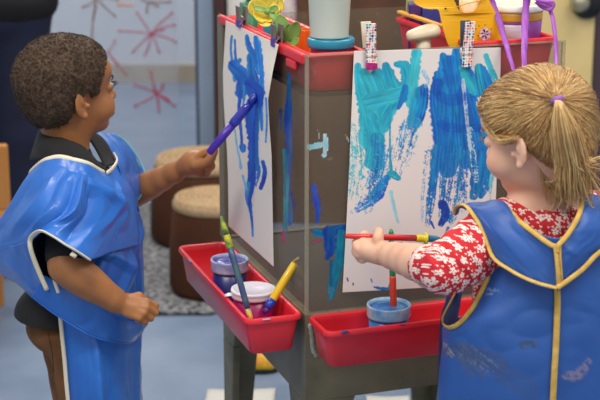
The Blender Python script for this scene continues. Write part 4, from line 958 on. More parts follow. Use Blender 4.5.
# left fist closed around the red brush
HYg = 2.49
g.ell(A3(369,250,HYg), (.022,.019,.0235), frame(A3(360,243,HYg)-wLg,(0,-1,.2)), .012)
g.cap(wLg, A3(373,250,HYg-.002), .0190, .019, .012)
br0 = A3(345.5,236,HYg-.004); br1 = A3(441,239,HYg+.040)
fing([(378,246,HYg-.012),(378,238,HYg-.016),(379,232.5,HYg-.006),(377,231,HYg+.004)], [.0100,.0088,.0078,.0065])   # thumb over the handle
fing([(364,246,HYg-.006),(362,241,HYg+.004),(364,235,HYg+.014),(368,236,HYg+.020)], [.0092,.0085,.0075,.0065])
fing([(359,249,HYg-.006),(357,244,HYg+.002),(359,239,HYg+.014),(364,239,HYg+.022)], [.0092,.0085,.0075,.0065])
fing([(359,254,HYg-.004),(356.5,251,HYg+.004),(358,247,HYg+.016),(363,246,HYg+.022)], [.0090,.0082,.0072,.006])
fing([(363,259,HYg-.002),(360,257,HYg+.006),(361,254,HYg+.016),(365,253,HYg+.020)], [.0084,.0075,.0066,.0055])
for sd in (-1,1):
    h_ = th+gl*sd*.048+np.array((0,0,-.02)); kn = np.array((h_[0],h_[1]+.01,.27)); an = np.array((h_[0],h_[1],.06))
    g.cap(h_, kn, .055, .040, .02); g.cap(kn, an, .038, .026, .015); g.cap(an-np.array((0,.01,.028)), an+gf*.075+np.array((0,0,-.038)), .026, .02, .02)
g.build('body', skG, girl_root)
HG.eyes(girl_root, (70,110,150), mat('light_lash', (120,90,60), .6, var=0))
# hair: cap and long strands drawn back to the elastic
hairG = mat('blonde_hair', (200,154,96), .42, c2=(142,100,58), vscale=22, bump=.4, bscale=200, detail=6)
el_p = A3(556.5,98,GY-.098)
elo = HG.loc(el_p[None])[0]
eln = elo-np.array((-.014,0,.030)); eln /= np.linalg.norm(eln)
AX = np.array((.094,.081,.083)); HC = np.array((-.016,0,.030))
def hline(P):     # >0 where no hair
    X_ = P[...,0]; return np.interp(X_, [-.13,-.09,-.05,-.022,-.012,.012,.022,.040,.060,.09], [-.055,-.068,-.058,-.020,.008,.012,-.010,.008,.042,.062])-P[...,2]
c = HG.w((-.014,0,.03)); g2 = SDF(c-.14, c+.14, .0028)
g2.ell(HG.w(HC), AX*HG.s*.985, HG.R, .01); g2.ell(HG.w((.034,.004,.030)), np.array((.0640,.0690,.0600))*HG.s, HG.R, .02); g2.ell(HG.w((-.034,0,-.014)), np.array((.068,.070,.062))*HG.s, HG.R, .02)
def lineg(x, y, z):
    P = HG.loc(np.stack([x.ravel(), y.ravel(), z.ravel()], 1)); return (hline(P)*.8).reshape(x.shape)
g2.clip_fn(lineg)
hg = g2.build('hair', hairG, girl_root, smooth_it=2)
fS = g2.f.copy()
def surf(dirv):       # reach the cap surface along a direction from its centre
    o = HG.w(HC); d = HG.R@dirv; t = np.arange(.03,.16,.0015); P = o+d*t[:,None]; I = np.clip(((P-g2.lo)/g2.h).round().astype(int), 0, g2.n-1); f = g2full[tuple(I.T)]
    k = np.where(f > 0)[0]; return P[k[0]] if len(k) else P[-1]
g3 = SDF(c-.14, c+.14, .0028); g3.ell(HG.w(HC), AX*HG.s*.985, HG.R, .01); g3.ell(HG.w((.034,.004,.030)), np.array((.0640,.0690,.0600))*HG.s, HG.R, .02); g3.ell(HG.w((-.034,0,-.014)), np.array((.068,.070,.062))*HG.s, HG.R, .02); g2full = g3.f
rs = np.random.default_rng(11)
tones = [mat('hair_strand_light', (240,204,142), .38, var=.2, vscale=30), mat('hair_strand_mid', (204,158,98), .4, var=.2, vscale=30), mat('hair_strand_dark', (166,120,72), .45, var=.2, vscale=30)]
qs = [MB(), MB(), MB()]
def slerp(a, b, t):
    w = math.acos(max(-1, min(1, float(a@b)))); return (a*math.sin((1-t)*w)+b*math.sin(t*w))/max(math.sin(w), 1e-6)
n_s = 0; tries = 0
while n_s < 4800 and tries < 60000:
    tries += 1
    d = rs.normal(0,1,3); d /= np.linalg.norm(d); p = surf(d); lp = HG.loc(p[None])[0]; hv = hline(lp)
    if hv > .0 : continue
    if n_s % 3 and hv < -.022: continue          # most strands start at the hairline
    if d@eln > .985: continue
    path = []; wob = rs.normal(0,.035); sag = rs.normal(0,.06)
    lift = abs(rs.normal(0,.0010))+.0002
    perp = np.cross(d, eln); perp /= np.linalg.norm(perp)+1e-9
    for t in np.linspace(0,1,12):
        v = slerp(d, eln, t); v = v+perp*(math.sin(PI*t)*sag)+perp*wob*math.sin(2*PI*t)*.5; v /= np.linalg.norm(v)
        s_ = surf(v); o_ = HG.w(HC); path.append(s_+(s_-o_)/np.linalg.norm(s_-o_)*(lift*(1 if t > .02 else .2)+.0035*t**6))
    path[-1] = el_p+rs.normal(0,.0028,3)
    path = [Vector(q_) for q_ in crom(path, 16)]
    r0 = rs.uniform(.0003,.0005); lv = vn2(d[0]*9+40, d[2]*9+d[1]*6+40, 8)+rs.normal(0,.16); k = 0 if lv > .56 else (1 if lv > .36 else 2); qs[k].tube(path, [r0*.6]+[r0]*14+[r0*.7], 3); n_s += 1
# ponytail and loose wisps
for i in range(1000):
    w = rs.random() < .16
    a = rs.uniform(0, 2*PI); u = rs.random()**.5
    spx = math.cos(a)*u; spy = math.sin(a)*u
    end_x = 574+spx*(20 if not w else 32)+ (6 if w else 0); end_y = 196+rs.uniform(-40,8)
    P = [el_p+np.array((spx*.004,-.003,spy*.003)), A3(560+spx*5, 106+spy*2, GY-.114+spy*.010), A3(566+spx*14, 132, GY-.112+spy*.018), A3(572+spx*17, 162, GY-.095+spy*.022), A3(end_x, end_y, GY-.085+spy*.026+rs.normal(0,.004))]
    if w: P.append(A3(end_x+rs.uniform(-10,10), end_y+rs.uniform(2,12), GY-.08))
    path = crom(P, 16); path[3:] += np.cumsum(rs.normal(0,.0005,(13,3)),0)
    r0 = rs.uniform(.0004,.0009); k = rs.choice(3, p=[.5,.35,.15]); qs[k].tube([Vector(x) for x in path], [r0]*13+[r0*.8,r0*.5,.0002], 4)
# loose hair over nape, temple and behind the ear
for i in range(260):
    k0 = rs.random()
    if k0 < .55: P = [A3(540+rs.uniform(-6,30), 150+rs.uniform(-6,6), GY-.062), A3(548+rs.uniform(-8,34), 178+rs.uniform(-6,6), GY-.056), A3(556+rs.uniform(-12,34), 200+rs.uniform(-12,6), GY-.050)]
    elif k0 < .75: P = [A3(580, 120+rs.uniform(-15,15), GY-.05), A3(589+rs.uniform(-3,6), 150+rs.uniform(-8,8), GY-.03), A3(590+rs.uniform(-8,8), 185+rs.uniform(-8,10), GY-.02)]
    else: P = [A3(476+rs.uniform(0,8), 100+rs.uniform(-4,6), GY+.02), A3(484+rs.uniform(0,8), 125+rs.uniform(-4,6), GY-.02), A3(502+rs.uniform(-6,8), 140+rs.uniform(-4,6), GY-.055), A3(514+rs.uniform(-4,6), 137+rs.uniform(-2,4), GY-.072)]
    path = crom(P, 12); path[4:] += np.cumsum(rs.normal(0,.0006,(8,3)),0)
    qs[rs.choice(2)].tube([Vector(x) for x in path], [.0005]*10+[.0003,.0002], 3)
for k in range(3): qs[k].build('hair_strands', tones[k], hg, smooth=True)
R_ = []
lil = mat('lilac_elastic', (150,92,190), .6, bump=.4)
ea = np.array(A3(560,106,GY-.105))-el_p; ea /= np.linalg.norm(ea)
MB().lathe(el_p-ea*.001, [(.0060,0),(.0094,.0015),(.0104,.0045),(.0094,.0085),(.0060,.010)], 24, axis=ea).build('hair_elastic', lil, hg, smooth=True)
# red floral dress
def floral(name):
    m = bpy.data.materials.new(name); m.use_nodes = True; n = m.node_tree.nodes; L = m.node_tree.links; b = n['Principled BSDF']; b.inputs['Roughness'].default_value = .8
    at_ = n.new('ShaderNodeTexCoord')
    def M(op, a, b_=None, c=None):
        x = n.new('ShaderNodeMath'); x.operation = op
        for i, v in enumerate((a, b_, c)):
            if v is None: continue
            if isinstance(v, (int, float)): x.inputs[i].default_value = v
            else: L.new(v, x.inputs[i])
        return x.outputs[0]
    sep = n.new('ShaderNodeSeparateXYZ'); L.new(at_.outputs['Object'], sep.inputs[0])
    def layer(scale, seed, petals, size):
        cb_ = n.new('ShaderNodeCombineXYZ'); L.new(M('ADD', sep.outputs[0], M('MULTIPLY', sep.outputs[1], .7)), cb_.inputs[0]); L.new(M('ADD', sep.outputs[2], M('MULTIPLY', sep.outputs[1], .25)), cb_.inputs[1])
        mp = n.new('ShaderNodeMapping'); mp.inputs['Scale'].default_value = (scale,)*3; mp.inputs['Location'].default_value = (seed, seed*.7, 0); L.new(cb_.outputs[0], mp.inputs[0])
        v = n.new('ShaderNodeTexVoronoi'); v.voronoi_dimensions = '2D'; v.inputs['Scale'].default_value = 1; v.inputs['Randomness'].default_value = .75; L.new(mp.outputs[0], v.inputs['Vector'])
        df = n.new('ShaderNodeVectorMath'); df.operation = 'SUBTRACT'; L.new(mp.outputs[0], df.inputs[0]); L.new(v.outputs['Position'], df.inputs[1])
        s2 = n.new('ShaderNodeSeparateXYZ'); L.new(df.outputs[0], s2.inputs[0]); cc = n.new('ShaderNodeSeparateColor'); L.new(v.outputs['Color'], cc.inputs[0])
        ang = M('ADD', M('ARCTAN2', s2.outputs[1], s2.outputs[0]), M('MULTIPLY', cc.outputs[0], 6.28))
        pet = M('ABSOLUTE', M('COSINE', M('MULTIPLY', ang, petals)))
        rad = M('MULTIPLY', M('ADD', M('MULTIPLY', pet, .7), .3), M('ADD', M('MULTIPLY', cc.outputs[1], size*.35), size*.75))
        inside = M('LESS_THAN', v.outputs['Distance'], rad); hole = M('GREATER_THAN', v.outputs['Distance'], size*.14)
        return M('MULTIPLY', inside, hole)
    f = M('MAXIMUM', layer(58, 0, 2.5, .40), layer(100, 4.3, 1.5, .24))
    mx = n.new('ShaderNodeMix'); mx.data_type = 'RGBA'; mx.inputs[6].default_value = (*lin((206,30,44)),1); mx.inputs[7].default_value = (*lin((244,226,216)),1); L.new(f, mx.inputs[0]); L.new(mx.outputs[2], b.inputs['Base Color'])
    return m
dm = floral('red_floral_cotton')
g = SDF((.05,2.02,.45), (.62,2.62,.92), .0030)
g.ell(tc_, (.084,.108,.086), MG, .03); g.ell(tb, (.095,.100,.10), MG, .04); g.ell(th+np.array((0,0,.02)), (.095,.112,.08), MG, .04)
g.ell(A3(502,300,GY+.025), (.050,.07,.085), None, .02); g.cap(neck+np.array((0,0,-.018)), sL, .044, .046, .02); g.cap(neck+np.array((0,0,-.018)), sR, .044, .044, .02); g.cap(neck+np.array((0,0,-.006)), neck+np.array((0,0,-.02)), .047, .06, .02)
cuff = eLg+(wLg-eLg)*.24
g.chain([sL,(sL+eLg)/2,eLg], [.044,.041,.038], .02); g.cap(eLg, cuff, .038, .035, .012)
g.chain([sR,(sR+eRg)/2,eRg], [.046,.044,.040], .02); g.cap(eRg, eRg+(wRg-eRg)*.3, .039, .035, .012)
g.disp_fn(lambda x, y, z: .0022*np.sin((x*1.3+z*.8)*190+np.sin(z*90)*1.2)*vn2(x*30, z*30, 14))
dress = g.build('dress', dm, girl_root, smooth_it=2)
MB().tube([cuff+(wLg-eLg)*t for t in (-.02,.035)], [.0375,.0345], 28).build('cuff', mat('cream_lining', (232,210,200), .8), dress, smooth=True)
# skirt below the smock
R_ = [[Vector((th[0]+math.cos(a)*(.12+w), th[1]+math.sin(a)*(.105+w), z)) for a in np.linspace(0,2*PI,48,endpoint=False)] for z, w in ((.56,-.01),(.46,.01),(.38,.03))]
MB().rings(R_, cap=False).build('skirt', dm, dress, smooth=True, solid=.002)
for sd in (-1,1):
    h_ = th+gl*sd*.048; a_ = np.array((h_[0],h_[1],0)); R_ = []
    for u in np.linspace(-1,1,11):
        w = .032*math.sqrt(max(.06,1-u**4)); hh = (.060-.022*(u+1)/2)*math.sqrt(max(.1,1-u**6))
        R_.append([a_+gf*(u*.080+.03)+gl*(math.cos(t)*w)+np.array((0,0,.002+max(0,.5+.5*math.sin(t))*hh)) for t in np.linspace(0,2*PI,16,endpoint=False)])
    MB().rings(R_).build('shoe', mat('pink_shoe',(190,110,130),.6), girl_root, smooth=True)
# smock: lower body, yoke halves, yellow piping
smG = mat('blue_nylon', (44,92,170), .48, c2=(34,76,150), vscale=6, bump=.25, bscale=40)
yel = mat('yellow_piping', (222,184,96), .7, c2=(196,156,72), vscale=60, bump=.4, bscale=300)
lower = [
 [(462,218,2.43),(474,220,2.36),(494,224,2.300),(524,228,2.268),(556,238,2.262),(584,230,2.275),(612,224,2.31),(636,222,2.38)],
 [(470,262,2.42),(482,262,2.350),(500,264,2.298),(526,266,2.262),(557,272,2.252),(586,266,2.268),(616,262,2.31),(642,262,2.38)],
 [(452,300,2.42),(464,303,2.340),(486,300,2.290),(520,300,2.252),(557,300,2.242),(590,300,2.258),(622,300,2.31),(648,300,2.39)],
 [(443,322,2.42),(449,327,2.330),(472,326,2.282),(512,328,2.245),(556,330,2.236),(594,330,2.254),(626,330,2.31),(652,330,2.40)],
 [(441,350,2.43),(445,360,2.335),(470,362,2.280),(510,364,2.240),(555,366,2.230),(596,366,2.250),(630,366,2.31),(656,366,2.40)],
 [(437,400,2.44),(441,408,2.340),(468,410,2.280),(508,412,2.236),(553,414,2.226),(598,414,2.248),(634,414,2.31),(660,414,2.41)],
 [(432,470,2.45),(437,478,2.345),(464,480,2.280),(506,482,2.232),(551,484,2.222),(600,484,2.245),(638,484,2.31),(666,484,2.42)]]
Gl = patch(PP(lower), 120, 150); Gl = wrinkle(Gl, .0035, 71, 6, 6)
armL = [(478,262),(488,273),(484,285),(474,304),(462,321),(450,327),(444,322)]
# cut the armhole out of the left edge
VV = proj(Gl.reshape(-1,3)).reshape(Gl.shape[0], Gl.shape[1], 2)
ye = np.interp
m = MB(); nr, nc = Gl.shape[:2]; m.v = [tuple(p) for p in Gl.reshape(-1,3)]
for i in range(nr-1):
    for j in range(nc-1):
        x, y = VV[i,j]
        xe = np.interp(y, [200,262,273,285,304,321,326], [494,486,489,485,475,462,446])
        if y < 326 and x < xe: continue
        m.f.append((i*nc+j, i*nc+j+1, (i+1)*nc+j+1, (i+1)*nc+j))
smk = m.build('smock', vcol_mat('blue_nylon_dusty', .48, .3, spec=.5), girl_root, smooth=True, solid=.0015)
st_ = [dict(p=[(442,350),(462,352),(480,358),(500,364)], w=[5,10,12,10], c=(74,88,122), c2=(60,78,118), dry=(.2,.42), a=.6), dict(p=[(462,350),(474,366),(482,374)], w=[8,12,6], c=(70,86,118), c2=(84,100,134), dry=(.3,.5), a=.55),
       dict(p=[(500,372),(520,384),(534,392)], w=[10,14,8], c=(66,88,134), dry=(.4,.5), a=.5), dict(p=[(444,345),(452,355)], w=[3,3], c=(150,150,160), dry=(.5,.55)), dict(p=[(466,352),(490,368)], w=[9,9], c=(120,136,166), dry=(.62,.66), a=.6),
       dict(p=[(566,376),(580,374),(588,362)], w=[5,6,4], c=(150,134,150), dry=(.42,.52), a=.7), dict(p=[(524,345),(534,344)], w=[5,5], c=(60,80,130), dry=(.4,.5)), dict(p=[(478,293),(500,290)], w=[4,3], c=(130,160,210), dry=(.6,.6))]
C_, A_ = paint(proj(m.v), st_, (44,92,170)); setcol(smk, C_*(1-.12*(vn2(proj(m.v)[:,0]*.05, proj(m.v)[:,1]*.05, 5)[:,None])))
# inside of the smock's front seen through the armhole
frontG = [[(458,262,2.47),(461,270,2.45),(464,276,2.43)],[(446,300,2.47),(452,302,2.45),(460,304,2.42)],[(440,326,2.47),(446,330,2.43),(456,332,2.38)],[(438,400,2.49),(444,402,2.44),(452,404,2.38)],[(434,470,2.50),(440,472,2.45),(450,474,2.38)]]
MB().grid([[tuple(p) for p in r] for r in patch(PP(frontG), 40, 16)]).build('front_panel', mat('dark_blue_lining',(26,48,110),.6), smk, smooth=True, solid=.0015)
yokeL = [
 [(455,214,2.42),(461,203,2.385),(478,200.5,2.36),(499,199,2.335),(508,207,2.315)],
 [(457,207,2.40),(466,206,2.36),(484,210,2.320),(508,211,2.295),(519,219,2.283)],
 [(466,207,2.36),(478,219,2.318),(496,230,2.285),(520,230,2.268),(535,232,2.262)],
 [(484,233,2.315),(492,248,2.288),(512,252,2.262),(534,250,2.252),(548,241,2.250)],
 [(493,257,2.288),(506,268,2.266),(524,272,2.250),(540,266,2.244),(554,245,2.246)],
 [(512,271,2.262),(526,279,2.248),(540,283,2.240),(550,281,2.236),(556.5,262,2.240)],
 [(540,284,2.244),(547,286,2.238),(552,287,2.235),(556,286,2.233),(558,276,2.234)]]
yokeR = [
 [(640,212,2.43),(632,204,2.39),(612,199,2.36),(592,193,2.33),(580,194,2.315)],
 [(644,222,2.42),(628,214,2.35),(608,208,2.31),(590,204,2.29),(579,205,2.285)],
 [(640,232,2.38),(622,226,2.31),(604,222,2.280),(587,218,2.265),(575,216,2.266)],
 [(626,240,2.34),(610,240,2.29),(596,240,2.262),(580,234,2.252),(568,228,2.256)],
 [(600,252,2.283),(590,254,2.262),(581,252,2.250),(572,246,2.243),(562,236,2.248)],
 [(584,268,2.262),(577,266,2.250),(570,262,2.242),(563,254,2.238),(556,243,2.244)],
 [(557,289,2.240),(557,284,2.236),(557,278,2.233),(556.5,268,2.233),(554.5,252,2.240)]]
oy = []
for nm, Y_, sd in (('yoke', yokeL, 81), ('yoke', yokeR, 82)):
    Gy = wrinkle(patch(PP(Y_), 60, 50), .0025, sd, 4, 4); Gy = Gy+np.array((0,-.010,0)); oy.append(Gy)
    MB().grid([[tuple(p) for p in r] for r in Gy]).build(nm, smG, smk, smooth=True, solid=.0015)
def gp(pts, r=.0042, n=60, dY=-.006): return piping([A3(p[0],p[1],p[2]+dY) for p in pts], r, yel, 'piping', smk, n, .5)
def edgep(G_, r=.0042, st=4, dy=-.008): 
    P = G_[::st]+np.array((0,dy,0)); return piping([tuple(p) for p in P], r, yel, 'piping', smk, 90, .5)
edgep(oy[0][:,-1]); edgep(oy[1][:,-1])
gp([(455,214,2.415),(456.5,207,2.392),(465,205.5,2.352),(474,216,2.318),(484,233,2.300),(493,257,2.276),(510,270,2.250),(526,278.5,2.235),(541,284,2.226),(557,288,2.218)], n=110)
gp([(557,288,2.218),(570,279,2.228),(584,268,2.242),(600,252,2.262),(624,240,2.32),(640,232,2.36)], n=80)
# armhole piping following the cut
cp = [(487,258),(488.5,273),(484.5,285),(475,304),(468,314),(462,321),(455,326),(448,327.5),(443.5,324),(443,317),(449,305),(457,290),(462,280)]
def nearY(px, py):
    d_ = (VV[...,0]-px)**2+(VV[...,1]-py)**2; k = np.unravel_index(d_.argmin(), d_.shape); return Gl[k][1]
yy = [nearY(*p) for p in cp[:9]]+[2.42,2.44,2.45,2.455]
gp([(p[0],p[1],y) for p, y in zip(cp, yy)], .0042)
cs_ = [(557,287),(557.5,300),(557,320),(556,345),(554.5,370),(553,400),(551.5,440),(550,480)]
gp([(p[0],p[1],nearY(*p)) for p in cs_], .0052)
gp([(555,244),(556.5,256),(558,272),(559,288)] and [(555,244,2.235),(556.5,256,2.228),(558,272,2.222),(559,289,2.222)], .0036, 30)
gp([(562,237,2.24),(560,250,2.232),(561,268,2.226),(562,284,2.226)], .0022, 30)
# dried paint smudges on the back of the smock
# brush in her fist
bd = (br1-br0)/np.linalg.norm(br1-br0); LB = np.linalg.norm(br1-br0)
t = empty('paint_brush', Vector(br0), 'red and yellow paint brush with a blue tip held level in the girl\'s fist', 'brush')
redb = mat('red_lacquer', (216,40,40), .3, coat=.4, var=.05); yelb = mat('yellow_lacquer', (236,214,40), .3, coat=.3, var=.05)
B = lambda t_: br0+bd*LB*t_
MB().tube([B(0),B(.01),B(.2),B(.5),B(.74)], [.0030,.0042,.0052,.0056,.0058], 16).build('handle', redb, t, smooth=True)
MB().tube([B(.735),B(.75),B(.80),B(.825),B(.83),B(.845),B(.85)], [.0062,.0068,.0066,.0066,.0108,.0108,.006], 20).build('ferrule', yelb, t, smooth=True)
MB().tube([B(.845),B(.88),B(.95),B(1.0)], [.0052,.0062,.0056,.0020], 14).build('bristles', mat('teal_bristles', (50,150,180), .45, c2=(30,110,150), vscale=60), t, smooth=True)

# ================================================================== pots and brushes in the trays
def pot(a, b, z, r, h, body, lidm, label, top=None, closed=False, rimh=.022, tab=False):
    c = E(a, b, z); t = empty('paint_pot', c, label, 'paint pot')
    MB().lathe(c, [(0,0),(r*.86,0),(r*.88,.002),(r*.94,h-rimh),(r*.90,h-rimh),(r*.84,.004),(0,.004)], 44).build('cup', body, t, smooth=True)
    if closed:
        MB().lathe(c, [(r*.90,h-rimh-.002),(r*1.03,h-rimh),(r*1.05,h-rimh+.004),(r*1.03,h-rimh*.35),(r*1.06,h-.004),(r*1.04,h),(r*.92,h),(r*.9,h-.003),(0,h-.003)], 44).build('lid', lidm, t, smooth=True)
    else:
        MB().lathe(c, [(r*.90,h-rimh-.002),(r*1.02,h-rimh),(r*1.04,h-rimh+.003),(r*1.02,h-.004),(r*1.05,h-.001),(r*1.03,h+.001),(r*.93,h),(r*.90,h-.004),(r*.90,h-rimh)], 44).build('lid_ring', lidm, t, smooth=True)
        MB().lathe(c, [(0,h-.004),(r*.5,h-.003),(r*.92,h-.005),(r*.92,h-.010),(0,h-.010)], 44).build('paint', top, t, smooth=True)
    if tab: 
        d_ = np.array((-1,-.15,0)); d_ /= np.linalg.norm(d_); cc = np.array(c)+np.array((0,0,h-.010))
        MB().tube([cc+d_*r*.95, cc+d_*r*1.15, cc+d_*r*1.34+np.array((0,0,-.002))], [.008,.009,.006], 12, flat=.25, up=(0,0,1)).build('lid_tab', lidm, t, smooth=True)
    return t
def absurf(px, py, z):  # a, b of a point at height z
    d = ray(px, py); k = (z-CAMZ)/d.z; p = CAM+d*k; return (p-c0).dot(er), (p-c0).dot(el)
TZ = .5095
def snap(px, z, fixed, left=True):     # centre line of a tray, at the wanted sideways spot
    c = [(abs(proj([E(fixed, t_, z)] if left else [E(t_, fixed, z)])[0][0]-px), t_) for t_ in np.linspace(.03,.47,441)]
    return min(c)[1]
hl_ = .082; a_ = -.0615; b_ = snap(229.5, TZ+hl_+.018, a_)
frost = mat('frosted_plastic', (196,204,222), .3, c2=(120,130,190), vscale=30)
pot(a_, b_, TZ, .036, hl_+.012, mat('dark_blue_paint_cup', (34,44,120), .3), frost, 'open pot of dark blue paint in the left tray, farther back', mat('blue_wet_surface', (44,44,150), .2, c2=(110,110,190), vscale=60, bump=.6, bscale=120, coat=.5))
a_ = -.0615; b_ = snap(253.5, TZ+.080, a_)
pot(a_, b_, TZ, .0405, .083, mat('magenta_paint_cup', (176,24,108), .3, c2=(150,18,90)), mat('white_lid', (236,234,232), .35, c2=(222,214,230), vscale=20), 'white-lidded pot of magenta paint in the left tray', None, True, rimh=.015, tab=True)
b_ = -.0565; a_ = snap(389, TZ+.078, b_, False)
pot(a_, b_, TZ, .0385, .086, mat('light_blue_paint_cup', (50,140,200), .3, c2=(30,90,180), vscale=25), mat('frosted_plastic_rim', (176,206,226), .3, c2=(90,160,210), vscale=40), 'light blue paint pot in the right tray with a green and red brush', mat('light_blue_wet_surface', (40,150,205), .2, c2=(24,80,180), vscale=30, bump=.5, bscale=120, coat=.5))
potc = E(a_, b_, TZ)
def brush(name, p0, p1, segs, label):
    """p0 = bristle end, p1 = handle end"""
    p0 = np.array(p0); p1 = np.array(p1); t = empty('paint_brush', Vector((p0+p1)/2), label, 'brush')
    for nm, ts, rs_, m_ in segs:
        MB().tube([p0+(p1-p0)*q_ for q_ in ts], rs_, 14).build(nm, m_, t, smooth=True)
    return t
# green handled brush standing in the light blue pot
bz = np.array(potc)+np.array((.012,.002,.016)); top_ = A3(391,229,bz[1]+.006)
brush('b', bz, top_, [('handle',[.58,.6,.8,.97,1.0],[.0054,.0058,.0055,.0046,.002],mat('green_lacquer',(20,140,80),.3,coat=.4)),('ferrule',[.20,.22,.56,.585],[.0052,.0064,.0062,.0058],mat('orange_red_ferrule',(226,70,36),.35)),('bristles',[0,.1,.21],[.004,.006,.0055],mat('blue_bristles',(30,70,150),.5))], 'green-handled brush standing in the light blue paint pot')
# yellow handled brush resting in the left tray
a_, b_ = absurf(262,318,TZ+.045); p0 = np.array(E(a_, b_, TZ+.045)); p1 = A3(295,263,p0[1]+.045)
blue_f = mat('blue_ferrule', (30,60,170), .3)
p0 = p0+np.array((0,.006,0)); brush('b', p0+(p1-p0)*.05, p1, [('handle',[.28,.30,.7,.98,1.0],[.0070,.0080,.0078,.0070,.004],mat('yellow_handle',(240,196,30),.35,coat=.3,var=.05)),('ferrule',[.12,.14,.29],[.0066,.0080,.0080],blue_f),('bristles',[0,.06,.13],[.003,.006,.0056],mat('purple_bristles',(70,40,130),.5))], 'yellow-handled brush leaning in the left paint tray')
# paint-covered brush with green and yellow bristles up
a_, b_ = absurf(251,320,TZ+.058); p0 = np.array(E(a_, b_, TZ+.058)); p1 = A3(221,216,p0[1]+.05); ln = p1-p0
multi = mat('paint_crusted_handle', (70,106,110), .4, c2=(60,70,120), vscale=50, vstretch=(1,1,.4)); yg = mat('yellow_green_paint', (216,200,50), .4, c2=(90,130,60), vscale=60)
brush('b', p0, p1, [('handle',[.0,.02,.12],[.003,.0048,.0052],mat('yellow_worn_tip',(220,180,60),.4,c2=(90,120,140),vscale=60)),('painted_handle',[.11,.2,.6,.70],[.0053,.0056,.0060,.0062],multi),('ferrule',[.69,.71,.80,.82],[.0064,.0070,.0064,.006],yg),('bristles',[.81,.88,.95,1.0],[.0055,.0058,.0042,.0015],mat('green_bristles',(170,180,50),.6,c2=(60,100,60),vscale=80))], 'paint-crusted brush with yellow-green bristles pointing up in the left tray')
# ================================================================== things on the easel top
def Eb(px, py, Y): return Vector(A3(px, py, Y))
# magenta jar with teal lid, white cup standing on it
tz = .9815
cj = E(.062,.070,tz); 
yj = cj.y
k = at(331,37,yj); cj.x = k.x
teal = mat('teal_plastic', (30,150,180), .3, c2=(24,128,160), coat=.3)
t = empty('paint_jar', cj, 'magenta paint jar with a wide teal lid in the easel top', 'jar')
lt = k.z-tz
MB().lathe(cj, [(0,0),(.034,0),(.036,.003),(.036,lt-.018),(.033,lt-.014),(0,lt-.014)], 48).build('jar_body', mat('magenta_jar', (160,20,96), .3), t, smooth=True)
MB().lathe(cj, [(.036,lt-.018),(.0405,lt-.018),(.0425,lt-.015),(.0425,lt-.003),(.040,lt),(.036,lt-.001),(0,lt-.002)], 56).build('lid', teal, t, smooth=True)
cc_ = Vector((cj.x-.003, cj.y, cj.z+lt+.0005))
t = empty('plastic_cup', cc_, 'tall white translucent cup standing on the teal lid', 'cup')
MB().lathe(cc_, [(0,0),(.0335,0),(.0345,.003),(.0385,.085),(.0392,.086),(.0395,.098),(.0375,.098),(.0325,.005),(0,.004)], 56).build('cup_body', mat('milky_plastic', (206,222,210), .35, c2=(196,214,202), vscale=8, sss=.1), t, smooth=True)
# yellow flower with leaves
fc = Eb(267,10,2.80)
t = empty('artificial_flower', E(.06,.17,tz), 'large yellow artificial flower with green leaves in the easel top', 'flower')
yelp = mat('yellow_petal', (248,230,120), .55, c2=(236,204,70), vscale=14, sss=.1); grn = mat('green_leaf', (138,176,92), .5, c2=(112,152,72), vscale=30); grn2 = mat('pale_green_leaf', (160,190,110), .5, c2=(120,160,80), vscale=30)
def petal(base, d, up, L_, w, curl, m, name, par, cup=.3):
    d = np.array(d, float); d /= np.linalg.norm(d); up = np.array(up, float); up -= d*(up@d); up /= np.linalg.norm(up); s_ = np.cross(d, up); G = []
    for i, u in enumerate(np.linspace(0,1,12)):
        ww = w*math.sin(PI*min(1, u**.8*.93+.04))**.8; c = np.array(base)+d*(L_*math.sin(u*1.3)/1.3*1.2)+up*(curl*u*u)
        G.append([tuple(c+s_*(v*ww)+up*(cup*ww*v*v)) for v in np.linspace(-1,1,9)])
    return MB().grid(G).build(name, m, par, smooth=True, solid=.0012)
F0 = np.array(fc)
for (dx, dz, dy, L_, w, cu) in ((-.9,.2,-.3,.040,.018,.01),(-.6,.9,-.2,.040,.019,.01),(.2,1,-.1,.042,.020,.01),(.9,.5,-.2,.038,.018,.01),(.8,-.2,-.4,.030,.016,.008),(-.15,-1,-.5,.036,.017,.012),(-.75,-.55,-.5,.034,.017,.012),(.45,-.7,-.4,.028,.014,.01)):
    petal(F0, (dx,dy,dz), (0,-1,.2), L_*1.2, w*.92, cu*1.6, yelp, 'petal', t)
petal(F0+np.array((.0,-.02,.002)), (-.8,-.2,.2), (0,-1,.3), .030, .006, .004, grn2, 'sepal', t); petal(F0+np.array((.004,-.02,0)), (.7,-.3,.4), (0,-1,.3), .026, .006, .004, grn2, 'sepal', t)
petal(F0+np.array((.006,-.02,0)), (.5,-.3,-.6), (0,-1,.3), .022, .006, .004, grn2, 'sepal', t)
MB().lathe(F0+np.array((.002,-.016,0)), [(0,-.008),(.006,-.006),(.008,0),(.006,.006),(0,.008)], 16, axis=(0,-1,.1)).build('bud', grn2, t, smooth=True)
st0 = [F0+np.array((.004,-.014,-.004)), A3(275,20,2.77), A3(284,30,2.75), A3(291,42,2.74), np.array(E(.070,.115,tz+.004))]
MB().tube([Vector(x) for x in crom(st0, 20)], .0022, 8).build('stem', grn, t, smooth=True)
L0 = A3(290,42,2.735)
for tip, w in (((277,13,2.745),.013),((299,20,2.73),.012),((270,34,2.74),.012),((301,44,2.71),.011),((286,50,2.715),.009),((289,22,2.735),.010)):
    d = A3(*tip)-L0; petal(L0, d, (0,-1,.4), np.linalg.norm(d)*1.05, w, .006, grn2 if w < .0095 else grn, 'leaf', t, .25)
